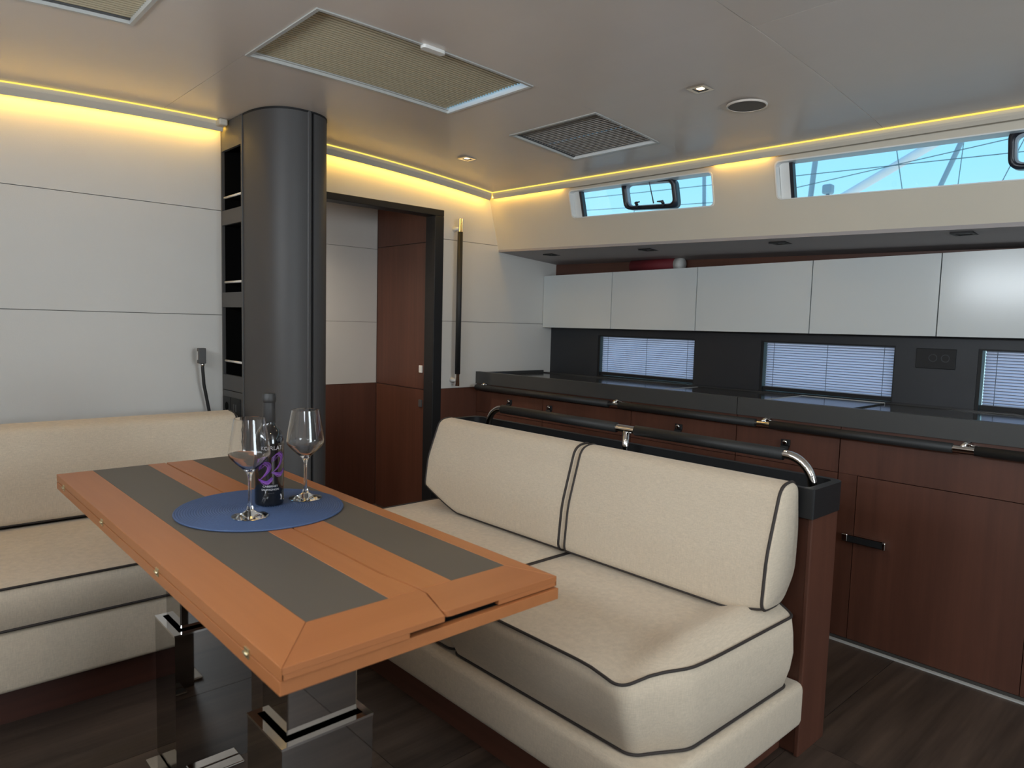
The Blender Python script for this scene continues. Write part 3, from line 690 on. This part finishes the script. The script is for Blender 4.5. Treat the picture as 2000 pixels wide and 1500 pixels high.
# ================================================================== DINING TABLE
ZT = .74; tb = thing('dining_table', 'folding orange teak dining table with grey inlays on steel legs', 'table', (.70, 1.75, 0))
tx0, tx1, ty0, ty1 = .430, 1.022, .945, 2.570
SM = .752     # seam between the leaves
zt0 = ZT-.021
def slab(name, poly, m, z0=zt0, z1=ZT, bev=.0007):
    bm = prism(bmesh.new(), poly, XY, z0, z1)
    if bev: bmesh.ops.bevel(bm, geom=[e for e in bm.edges], offset=bev, segments=1, affect='EDGES')
    return obj(name, bm, m, tb)
g_ = .0004
yi = 1.072
# left leaf
slab('border_board', [(tx0, ty0), (.531-g_, yi), (.531-g_, ty1), (tx0, ty1)], 'table_y')
slab('border_board', [(.694+g_, yi+g_), (SM+.010, yi+g_), (SM-.003, yi+.12), (SM-.003, ty1), (.694+g_, ty1)], 'table_y')
def end_board(poly, low):
    bm = prism(bmesh.new(), poly, XY, ZT-.0115, ZT); bmesh.ops.bevel(bm, geom=[e for e in bm.edges], offset=.0007, segments=1, affect='EDGES')
    prism(bm, low, XY, ZT-.0205, ZT-.0105); return obj('border_board', bm, 'table_x', tb)
end_board([(tx0+.0006, ty0), (.728, ty0), (SM+.010, 1.050), (SM+.010, yi-g_), (.531, yi-g_)], [(tx0+.003, ty0+.0008), (.655, ty0+.0008), (.655, yi-.002), (.532, yi-.002)])
slab('inlay_panel', [(.531, yi), (.694, yi), (.694, ty1), (.531, ty1)], 'inlay', zt0, ZT-.0003, 0)
# right leaf
slab('border_board', [(SM+.0155, yi+g_), (.840-g_, yi+g_), (.840-g_, ty1), (SM+.003, ty1), (SM+.003, yi+.12)], 'table_y')
slab('border_board', [(.981+g_, yi), (tx1, ty0+.012), (tx1, ty1), (.981+g_, ty1)], 'table_y')
end_board(round_poly([(.7335, ty0+.012), (tx1-.0006, ty0+.012), (.981, yi-g_), (SM+.0135, yi-g_), (SM+.0135, 1.048)], [.018, 0, 0, 0, 0], 4), [(.865, ty0+.0128), (tx1-.003, ty0+.0128), (.982, yi-.002), (.865, yi-.002)])
slab('inlay_panel', [(.840, yi), (.981, yi), (.981, ty1), (.840, ty1)], 'inlay', zt0, ZT-.0003, 0)
# lower leaf, with the dark slot between the leaves at the end
lz = ZT-.0235
slab('lower_leaf', rect(tx0, tx1, ty0+.006, ty1), 'table_y', ZT-.046, lz)
obj('leaf_slot', B(.6555, .8645, ty0+.024, ty0+.032, ZT-.0234, ZT-.0117), 'inside', tb)
slab('leaf_spacer', rect(tx0+.006, tx1-.006, ty0+.02, ty1-.006), 'inside', lz, zt0, 0)
for y in (1.07, 1.535, 1.994, 2.459):
    hg = obj('hinge', B(tx0-.0022, tx0+.002, y-.009, y+.009, ZT-.031, ZT-.014, .001), 'brass', tb)
    obj('hinge_pin', T([(tx0-.003, y-.008, ZT-.0225), (tx0-.003, y+.008, ZT-.0225)], .0028, 8), 'brass', hg, True)
for ya_, yb_ in ((1.262, 1.432), (1.912, 2.082)):
    lg = obj('leg', plate(rect(.575, .780, ya_, yb_), [rect(.587, .768, ya_+.012, yb_-.012)], XY, .012, .400), 'leg', tb)
    bmesh_b = bmesh.new(); bmesh_b.from_mesh(lg.data); bmesh_b.free()
    obj('inner_column', B(.598, .757, ya_+.026, yb_-.022, .10, ZT-.0465, .003), 'leg', lg)
    obj('collar', plate(rect(.5738, .7812, ya_-.0012, yb_+.0012), [rect(.590, .765, ya_+.015, yb_-.015)], XY, .398, .4035), 'chrome', lg)
    for (u0, u1, v0, v1) in ((.535, .574, ya_+.03, yb_-.03), (.781, .820, ya_+.03, yb_-.03), (.61, .745, ya_-.04, ya_-.001), (.61, .745, yb_+.001, yb_+.04)):
        obj('foot_plate', B(u0, u1, v0, v1, .0005, .008, .003), 'chrome', lg)
    obj('foot_base', B(.575, .780, ya_, yb_, 0.0005, .012), 'leg', lg)

# ================================================================== ON THE TABLE
bm = bmesh.new(); cxm, cym, rm = .763, 1.801, .213
prf = [(0, .0005)]; 
prf = [(0, .0008), (rm, .0008)]; nr = 34
prf.append((rm+.001, .003))
for i in range(nr, 0, -1):
    r_ = rm*i/nr; prf += [(r_-.0005, .0052), (r_-rm/nr*.55, .0056), (r_-rm/nr*.92, .0038)]
prf.append((0, .0052))
mt = lathe(bm, prf, (cxm, cym, ZT), 72)
tag(obj('placemat', bm, 'mat', None, True), 'round blue woven placemat under the bottle and glasses', 'placemat')
ZM = ZT+.0058
def wine_glass(cx, cy, label):
    t = thing('wine_glass', label, 'wine glass', (cx, cy, ZM), 'crystal wine glasses')
    outer = [(0, .0), (.040, .0), (.0445, .0012), (.0445, .0024), (.036, .0042), (.020, .0085), (.009, .016), (.0052, .030), (.0040, .055), (.0038, .085), (.0046, .102), (.0085, .113), (.019, .124), (.036, .139), (.0485, .153), (.0513, .1605), (.0508, .168), (.0465, .200), (.0415, .228), (.0375, .2505)]
    inner = [(.0366, .2510), (.0360, .2503), (.0402, .227), (.0452, .199), (.0495, .1675), (.0500, .1605), (.0470, .1545), (.0345, .141), (.018, .1275), (.008, .1195), (0, .117)]
    o = obj('glass_body', lathe(bmesh.new(), outer+inner, (cx, cy, ZM), 48), 'glass', t, True)
    auto_smooth(o, 40)
    return t
wine_glass(.704, 1.730, 'empty crystal wine glass standing in front of the bottle')
wine_glass(.898, 1.818, 'empty crystal wine glass standing beside the bottle towards the settee')
bx, by = .795, 1.822
bt = thing('wine_bottle', 'dark red wine bottle with purple swirl print and black capsule', 'bottle', (bx, by, ZM))
RB = .0380
body = [(0, .004), (.024, .003), (.033, 0), (RB-.001, .003), (RB, .009), (RB, .168), (.0372, .178), (.0335, .192), (.0270, .204), (.0200, .212), (.0162, .218), (.0152, .226), (.0150, .29), (0, .29)]
obj('bottle_glass', lathe(bmesh.new(), body, (bx, by, ZM), 48), 'bottle', bt, True)
cap = [(.0160, .224), (.0163, .2245), (.0158, .262), (.0155, .277), (.0172, .279), (.0178, .284), (.0178, .290), (.0168, .293), (.0165, .299), (.0158, .3015), (0, .302)]
auto_smooth(obj('capsule', lathe(bmesh.new(), cap, (bx, by, ZM), 36), 'capsule', bt), 40)
to_cam = Vector((-bx, -by)).normalized(); vr = Vector((-to_cam.y, to_cam.x)); vr = vr if vr.x > 0 else -vr
def wrap(u, v, lift=.0004):
    ph = u/RB; r = RB+lift; d = to_cam*math.cos(ph)+vr*math.sin(ph)
    return (bx+d.x*r, by+d.y*r, ZM+v)
def bottle_text(name, s, size, u, v, mat, sx=1.0):
    P, F = text_polys(s, size); bm = bmesh.new(); vs_ = [bm.verts.new(wrap(u+x*sx, v+y)) for x, y in P]
    for f in F:
        try: bm.faces.new([vs_[i] for i in f])
        except ValueError: pass
    return obj(name, bm, mat, bt)
bottle_text('brand_lettering', 'KORLAT', .0155, .008, .1530, 'print_white', .98)
bottle_text('variety_lettering', 'CABERNET', .0072, .003, .0530, 'print_white', 1.15)
bottle_text('variety_lettering', 'SAUVIGNON', .0072, .003, .0440, 'print_white', 1.12)
def stroke(bm, pts, w, lift):
    P = []
    for i in range(len(pts)-1):
        p0 = Vector(pts[max(0, i-1)]); p1 = Vector(pts[i]); p2 = Vector(pts[i+1]); p3 = Vector(pts[min(len(pts)-1, i+2)])
        for k in range(6):
            t = k/6; P.append(.5*((2*p1)+(p2-p0)*t+(2*p0-5*p1+4*p2-p3)*t*t+(3*p1-p0-3*p2+p3)*t**3))
    P.append(Vector(pts[-1])); n = len(P); L = []
    for i, p in enumerate(P):
        d = (P[min(n-1, i+1)]-P[max(0, i-1)]).normalized(); nn = Vector((-d.y, d.x)); ww = w*(.25+.75*math.sin(math.pi*(i+.5)/n))
        L.append((bm.verts.new(wrap(*(p+nn*ww), lift)), bm.verts.new(wrap(*(p-nn*ww), lift))))
    for a_, b_ in zip(L, L[1:]): bm.faces.new((a_[0], a_[1], b_[1], b_[0]))
def two(ox, oz, s):
    """brush strokes of one swirling figure two"""
    base = [[(-.016, .030), (-.013, .043), (-.002, .049), (.008, .042), (.007, .030), (-.004, .014), (-.017, .003)],
            [(-.019, .002), (-.008, -.002), (.004, -.004), (.014, .001), (.018, .008)],
            [(-.010, .032), (-.006, .041), (.002, .042), (.005, .033), (-.002, .019), (-.014, .006)],
            [(-.014, .001), (-.004, -.006), (.008, -.006), (.016, .004)]]
    return [[(ox+x*s, oz+z*s) for x, z in b] for b in base]
b1 = bmesh.new(); b2 = bmesh.new(); rs = random.Random(3)
def jit(L, dx, dz, j): return [(x+dx+rs.uniform(-j, j), z+dz+rs.uniform(-j, j)) for x, z in L]
for ox, oz, s in ((-.009, .070, 1.0), (.027, .090, 1.08)):
    S = two(ox, oz, s)
    stroke(b1, S[0], .0016, .0003); stroke(b1, S[1], .0036, .0003); stroke(b1, jit(S[1], -.002, .003, .001), .0022, .00035)
    for j in range(5): stroke(b1, jit(S[0], .0024*(j-2), .0016*(j-2), .0009), .0008, .00040+.00003*j)
    for j in range(4): stroke(b2, jit(S[2] if j % 2 else S[0], .0022*(j-1.5), .0018*(j-1.5), .0012), .00045, .0006)
    for j in range(3): stroke(b2, jit(S[3], .001*(j-1), .0024*(j-1), .001), .0006, .0006)
o_ = obj('swirl_print', b1, 'print_purple', bt); o_['label'] = 'purple swirling figure twenty two'
obj('swirl_highlight', b2, 'print_lilac', bt)
bd = bmesh.new()
for k_ in range(4): stroke(bd, [(-.0035+.0045*k_, .0365), (-.0015+.0045*k_, .0367)], .0006, .0004)
obj('small_print', bd, 'print_grey', bt)
b3 = bmesh.new(); stroke(b3, [(-.019, .014), (-.016, .022), (-.011, .024), (-.010, .016)], .0009, .0004); stroke(b3, [(-.014, .010), (-.013, .02), (-.017, .026)], .0008, .0004); obj('crest_print', b3, 'print_grey', bt)
b3 = bmesh.new(); stroke(b3, [(.031, .016), (.036, .024), (.032, .030), (.037, .014)], .0014, .0004); obj('seal_print', b3, 'print_white', bt)

# ================================================================== GALLEY
XG = 2.884
tilt = lambda y: .012*(3.45-y)/2.9     # slight sheer of the galley furniture
def tbox(bm, x0, x1, y0, y1, z0, z1, s0=1.0, s1=1.0):
    a, b = tilt(y0), tilt(y1)
    return hexa(bm, [(x0, y0, z0+a*s0), (x1, y0, z0+a*s0), (x1, y1, z0+b*s0), (x0, y1, z0+b*s0), (x0, y0, z1+a*s1), (x1, y0, z1+a*s1), (x1, y1, z1+b*s1), (x0, y1, z1+b*s1)])
ct = thing('galley_worktop', 'long graphite galley worktop with raised front lip', 'worktop', (3.2, 1.5, .86))
xb = XS-.002
for (y0, y1) in ((1.6165, YB-.002), (-.60, 1.6135), (YF+.02, -.603)):
    tp_ = obj('top_section', tbox(bmesh.new(), XG+.012, xb, y0, y1, .890, .918), 'counter', ct)
    obj('front_lip', tbox(bmesh.new(), XG-.018, XG+.0115, y0, y1, .866, .943), 'counter_edge', tp_)
    obj('back_ledge', tbox(bmesh.new(), xb-.075, xb, y0, y1, .9185, .9245), 'counter', tp_)
obj('end_upstand', tbox(bmesh.new(), XG+.012, xb-.076, YB-.016, YB-.003, .9185, .938), 'counter', ct)
# recessed lid outline (pale edge strips) in the worktop
lid = obj('worktop_lid', tbox(bmesh.new(), 2.915, 3.44, 1.20, 1.585, .9185, .924), 'counter', ct)
obj('lock_knob', T([(XG-.034, 1.262, .850), (XG-.018, 1.262, .850)], .011, 14), 'chrome', ct, True)
for (x0_, x1_, y0_, y1_) in ((2.915, 3.44, 1.586, 1.590), (3.441, 3.445, 1.20, 1.590)):
    obj('lid_edge', tbox(bmesh.new(), x0_, x1_, y0_, y1_, .9185, .926), 'hatch_frame', lid)
obj('worktop_catch', tbox(bmesh.new(), 3.02, 3.045, 1.02, 1.062, .9182, .926), 'chrome', ct)
obj('seam_strip', tbox(bmesh.new(), 2.90, 3.46, 2.198, 2.203, .9182, .9195), 'hatch_frame', ct)

def pull(parent, y, z):
    p_ = obj('push_latch', B(XG-.016, XG-.0085, y-.020, y+.020, z-.012, z+.014, .002), 'black', parent)
    bm = lathe(bmesh.new(), [(0, 0), (.010, 0), (.011, .006), (.008, .008), (0, .008)], (0, 0, 0), 16)
    bmesh.ops.transform(bm, matrix=Matrix.Translation((XG-.0165, y, z+.002)) @ Matrix.Rotation(math.radians(-90), 4, 'Y'), verts=bm.verts[:]); obj('latch_ring', bm, 'chrome', p_, True)
    obj('finger_pull', hexa(bmesh.new(), [(XG-.032, y-.014, z-.040), (XG-.026, y-.014, z-.040), (XG-.026, y+.014, z-.040), (XG-.032, y+.014, z-.040), (XG-.022, y-.018, z-.013), (XG-.0085, y-.018, z-.013), (XG-.0085, y+.018, z-.013), (XG-.022, y+.018, z-.013)]), 'black', p_)
units = [(2.85, YB-.003, 'mahogany galley base cabinet beside the bulkhead'), (2.2115, 2.8475, 'mahogany galley base cabinet under the first hull window'), (1.6185, 2.209, 'mahogany galley base cabinet behind the middle of the settee'), (1.1605, 1.616, 'mahogany galley base cabinet behind the tray end of the settee')]
for i, (y0, y1, lab) in enumerate(units):
    t = thing('galley_base_cabinet', lab, 'cabinet', (3.2, (y0+y1)/2, 0), 'galley base cabinets')
    obj('carcass', B(XG+.010, 3.54, y0+.0005, y1-.0005, .02, .86), 'dark_back', t)
    obj('fascia', tbox(bmesh.new(), XG-.008, XG+.010, y0+.0003, y1-.0003, .8215, .8655), 'red_y', t)
    dr = obj('drawer', tbox(bmesh.new(), XG-.008, XG+.0095, y0+.001, y1-.001, .689, .8185, 0), 'red_z', t)
    do = obj('door', B(XG-.008, XG+.0095, y0+.001, y1-.001, .022, .6865), 'red_z', t)
    pull(dr, {0: 3.13, 1: 2.79, 2: 1.92, 3: 1.384}[i], .778)
t = thing('galley_base_cabinet', 'mahogany galley base cabinet with a framed door and black bar latch', 'cabinet', (3.2, .8, 0), 'galley base cabinets')
yA, yBq = .34, 1.158
obj('carcass', B(XG+.010, 3.54, yA, yBq, .02, .86), 'dark_back', t)
obj('fascia', tbox(bmesh.new(), XG-.008, XG+.010, yA, yBq, .8215, .8655), 'red_y', t)
obj('top_rail', tbox(bmesh.new(), XG-.008, XG+.0095, yA, yBq-.0005, .6885, .8195, 0), 'red_z', t)
obj('stile', B(XG-.008, XG+.0095, 1.0855, yBq-.0005, .022, .6875), 'red_z', t)
obj('stile', B(XG-.008, XG+.0095, yA, .5030, .022, .6875), 'red_z', t)
dr = obj('door', B(XG-.008, XG+.0095, .5055, 1.0825, .022, .6855), 'red_z', t)
hb = obj('bar_latch', B(XG-.034, XG-.024, .962, 1.118, .422, .450, .003), 'black', t); hb['label'] = 'black and chrome bar latch'
obj('latch_cap', B(XG-.0355, XG-.0085, 1.098, 1.120, .424, .452, .002), 'chrome', hb)
obj('latch_cap', B(XG-.0355, XG-.0085, .956, .966, .420, .449, .002), 'chrome', hb)
obj('latch_edge', B(XG-.036, XG-.010, .966, 1.098, .4502, .4525), 'chrome', hb)
t = thing('galley_base_cabinet', 'plain mahogany galley base cabinet aft of the framed door', 'cabinet', (3.2, -.8, 0), 'galley base cabinets')
obj('carcass', B(XG+.010, 3.54, YF+.03, .338, .02, .86), 'dark_back', t)
obj('fascia', tbox(bmesh.new(), XG-.008, XG+.010, YF+.03, .338, .8215, .8655), 'red_y', t)
obj('door', B(XG-.008, XG+.0095, YF+.03, .338, .022, .8185), 'red_z', t)
struct(obj('baseboard_right', B(XG-.004, XG+.02, YF+.02, YB-.003, 0, .019), 'dark_back'), 'dark toe line under the galley')
struct(obj('trim_9', B(XG-.018, XG-.0045, YF+.02, YB-.003, 0, .006), 'hatch_frame'), 'thin pale floor strip along the galley')
# rail in front of the galley
gl = thing('galley_rail', 'long black padded grab rail below the worktop lip', 'grab rail', (2.82, 1.6, .85))
grx = 2.822; gz = lambda y: .850+.004*(3.3-y)/2.6
cuts = [3.385, 2.272, 1.455, .705, -.2, -1.4, YF+.1]
obj('steel_tube', T([(grx, y, gz(y)) for y in (3.385, YF+.1)], .0120, 14), 'chrome', gl, True)
for a_, b_ in zip(cuts, cuts[1:]):
    obj('padded_sleeve', T([(grx, a_-(.025 if a_ < 3.3 else 0), gz(a_)), (grx, b_+.045, gz(b_))], .0178, 14), 'rubber', gl, True)
for y in [3.33]+cuts[1:-1]:
    bkt = obj('bracket', T([(grx, y+.015, gz(y)+.006), (grx+.022, y+.010, gz(y)+.020), (XG-.018, y+.004, gz(y)+.016)], .0085, 10), 'chrome', gl, True)
    obj('mount_plate', B(XG-.022, XG-.0085, y-.028, y+.030, gz(y)+.0005, gz(y)+.0135, .002), 'chrome', bkt)

# wall cabinets
XU = 3.454
cabs = [(2.8465, YB-.003, 'glossy white wall cabinet against the bulkhead'), (2.2345, 2.8435, 'glossy white wall cabinet below the red roll'), (1.5815, 2.2315, 'glossy white wall cabinet above the blank backsplash between windows'), (1.0165, 1.5785, 'glossy white wall cabinet above the middle hull window'), (.38, 1.0135, 'glossy white wall cabinet above the double outlet'), (-.4, .377, 'glossy white wall cabinet above the aft hull window'), (-1.3, -.403, 'glossy white wall cabinet near the companionway')]
ut = lambda y, s: s*(3.45-y)/2.75
for y0, y1, lab in cabs:
    t = thing('wall_cabinet', lab, 'cabinet', (3.51, (y0+y1)/2, 1.23), 'glossy white wall cabinets')
    def ub(x0, x1, a, b, z0, z1, s0, s1):
        return hexa(bmesh.new(), [(x0, a, z0+ut(a, s0)), (x1, a, z0+ut(a, s0)), (x1, b, z0+ut(b, s0)), (x0, b, z0+ut(b, s0)), (x0, a, z1+ut(a, s1)), (x1, a, z1+ut(a, s1)), (x1, b, z1+ut(b, s1)), (x0, b, z1+ut(b, s1))])
    obj('carcass', ub(XU+.018, 3.573, y0, y1, 1.236, 1.576, .012, .024), 'black', t)
    obj('door', ub(XU, XU+.0175, y0+.001, y1-.001, 1.233, 1.583, .014, .026), 'gloss_white', t)
# red roll on the cabinet
rr = thing('rolled_bag', 'dark red rolled bag with pale end lying on top of a wall cabinet', 'roll', (3.525, 2.60, 1.583))
zr = 1.576+ut(2.6, .024)+.0395
obj('roll', T([(3.52, 2.42, zr), (3.52, 2.74, zr)], .0375, 20), 'red_roll', rr, True)
obj('end_cap', T([(3.52, 2.375, zr), (3.52, 2.384, zr), (3.52, 2.419, zr)], [.034, .0385, .0385], 20), 'hatch_frame', rr, True)
# outlet on backsplash
ol = thing('double_outlet', 'black double power outlet on the backsplash between hull windows', 'outlet', (XS-.003, 1.0, 1.10))
obj('cover_plate', B(XS-.006, XS-.0005, .955, 1.115, 1.10, 1.19, .002), 'black', ol)
for y in (.995, 1.045):
    bm = lathe(bmesh.new(), [(.014, 0), (.018, 0), (.018, .002), (.014, .002), (.014, 0)], (0, 0, 0), 20)
    bmesh.ops.transform(bm, matrix=Matrix.Translation((XS-.0062, y, 1.148)) @ Matrix.Rotation(math.radians(-90), 4, 'Y'), verts=bm.verts[:]); obj('socket_ring', bm, 'splash', ol)
# hull windows with blinds
for i, (y0, y1, z0, z1) in enumerate(HW):
    wn = root('window_%d' % (6+i), (XS+.03, (y0+y1)/2, z0), 'low hull window behind a white pleated blind')
    obj('window_frame', plate(rect(y0, y1, z0, z1), [rect(y0+.006, y1-.014, z0+.006, z1-.006)], YZ, XS+.004, XS+.052), 'black', wn)
    obj('glass_pane', B(XS+.046, XS+.050, y0+.006, y1-.014, z0+.006, z1-.006), 'pane', wn)
    bm = bmesh.new(); n = 36; za, zb_ = z0+.028, z1-.007
    V = [[bm.verts.new((XS+.018+(.009 if k % 2 else 0), y, zb_+(za-zb_)*k/n)) for k in range(n+1)] for y in (y0+.008, y1-.024)]
    for k in range(n): bm.faces.new((V[0][k], V[0][k+1], V[1][k+1], V[1][k]))
    labs = ['white pleated window blind beside the bulkhead', 'white pleated window blind in the middle of the backsplash', 'white pleated window blind beyond the double outlet', 'white pleated window blind near the companionway']
    b_ = thing('window_blind', labs[i], 'blind', (XS+.02, (y0+y1)/2, z0+.008), 'pleated hull window blinds')
    obj('pleats', bm, 'blind_window', b_)
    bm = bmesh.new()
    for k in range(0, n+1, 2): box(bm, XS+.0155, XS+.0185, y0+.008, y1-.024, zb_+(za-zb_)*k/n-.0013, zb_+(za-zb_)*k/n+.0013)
    obj('fold_shading', bm, 'fold_shade_grey', b_)  # dark strips painted in for the shadow lines of the folds
    obj('bottom_rail', B(XS+.012, XS+.030, y0+.008, y1-.016, z0+.008, z0+.028, .002), 'black', b_)
    for a_ in (.10, .52, .92):
        yc = y1+(y0-y1)*a_; obj('cord', T([(XS+.0165, yc, za), (XS+.0165, yc, zb_)], .0011, 6), 'black', b_)

# ================================================================== OUTSIDE THE WINDOWS
def outside(name, label, cat, pts, r, m, n=10, group=None):
    return tag(obj(name, T(pts, r, n), m, None, True), label, cat, group)
X0 = 12.0; XO = [11.2, 11.4, 11.6, 11.8, 13.4, 12.5, 12.62, 12.635, 13.1]
def ln(a, b, t0, t1):
    a = Vector(a); b = Vector(b); return [tuple(a.lerp(b, t0)), tuple(a.lerp(b, t1))]
outside('furled_sail', 'thick pale diagonal furled sail outside the longer window', 'furled sail', ln((X0, 4.989, 3.518), (X0, 3.584, 4.219), -6.0, 4.0), .068, 'spar', 14)
outside('yacht_mast', 'grey slanting mast beside the furled sail outside', 'mast', ln((X0+.3, 3.726, 3.51), (X0+.3, 3.462, 4.205), -6, 6), .038, 'alu', 12, 'yacht masts outside')
outside('yacht_mast', 'slim grey mast at the edge of the longer window', 'mast', ln((X0+.2, 5.702, 3.531), (X0+.2, 5.649, 4.236), -6, 8), .045, 'alu', 12, 'yacht masts outside')
outside('yacht_mast', 'straight grey mast seen beside the black port frame', 'mast', ln((X0+.7, 8.123, 3.60), (X0+.7, 8.159, 4.247), -6, 8), .038, 'alu', 12, 'yacht masts outside')
wires = [((X0, 5.917, 3.773), (X0, 2.746, 3.672), -1.5, 2.5, 'nearly level dark rigging wire crossing the longer window'), ((X0, 5.461, 3.623), (X0, 4.64, 3.704), -2, 5, 'slightly rising dark rigging wire behind the furled sail'), ((X0, 5.813, 3.569), (X0, 5.721, 4.247), -5, 8, 'steep stay beside the slim mast'), ((X0, 4.099, 3.533), (X0, 4.233, 4.215), -5, 8, 'steep stay crossing the furled sail'), ((X0, 3.797, 3.519), (X0, 3.767, 4.1), -5, 8, 'upright stay between the furled sail and the slanting mast'), ((X0, 2.979, 3.49), (X0, 2.786, 3.975), -6, 8, 'slanting stay near the second port frame'), ((X0, 10.786, 3.934), (X0, 7.528, 3.761), -1, 1.4, 'level dark wire crossing the shorter window'), ((X0, 9.891, 3.646), (X0, 9.834, 3.911), -6, 1.3, 'small pale mast top low in the shorter window'), ((X0, 7.62, 3.60), (X0, 7.50, 4.2), -6, 8, 'stay at the corner of the shorter window')]
for i, (a_, b_, t0, t1, lab) in enumerate(wires):
    outside('rigging_wire', lab, 'wire', ln((XO[i],)+a_[1:], (XO[i],)+b_[1:], t0, t1), .0065, 'wire', 6, 'rigging wires outside')
vn = thing('radar_head', 'small grey radar head low in the longer window', 'radar', (X0+.2, 5.40, -1))
obj('pole', T([(X0+.2, 5.40, -1), (X0+.2, 5.40, 3.60)], .03, 8), 'alu', vn, True)
obj('head', B(X0+.12, X0+.28, 5.32, 5.48, 3.60, 3.76, .03), 'alu', vn)
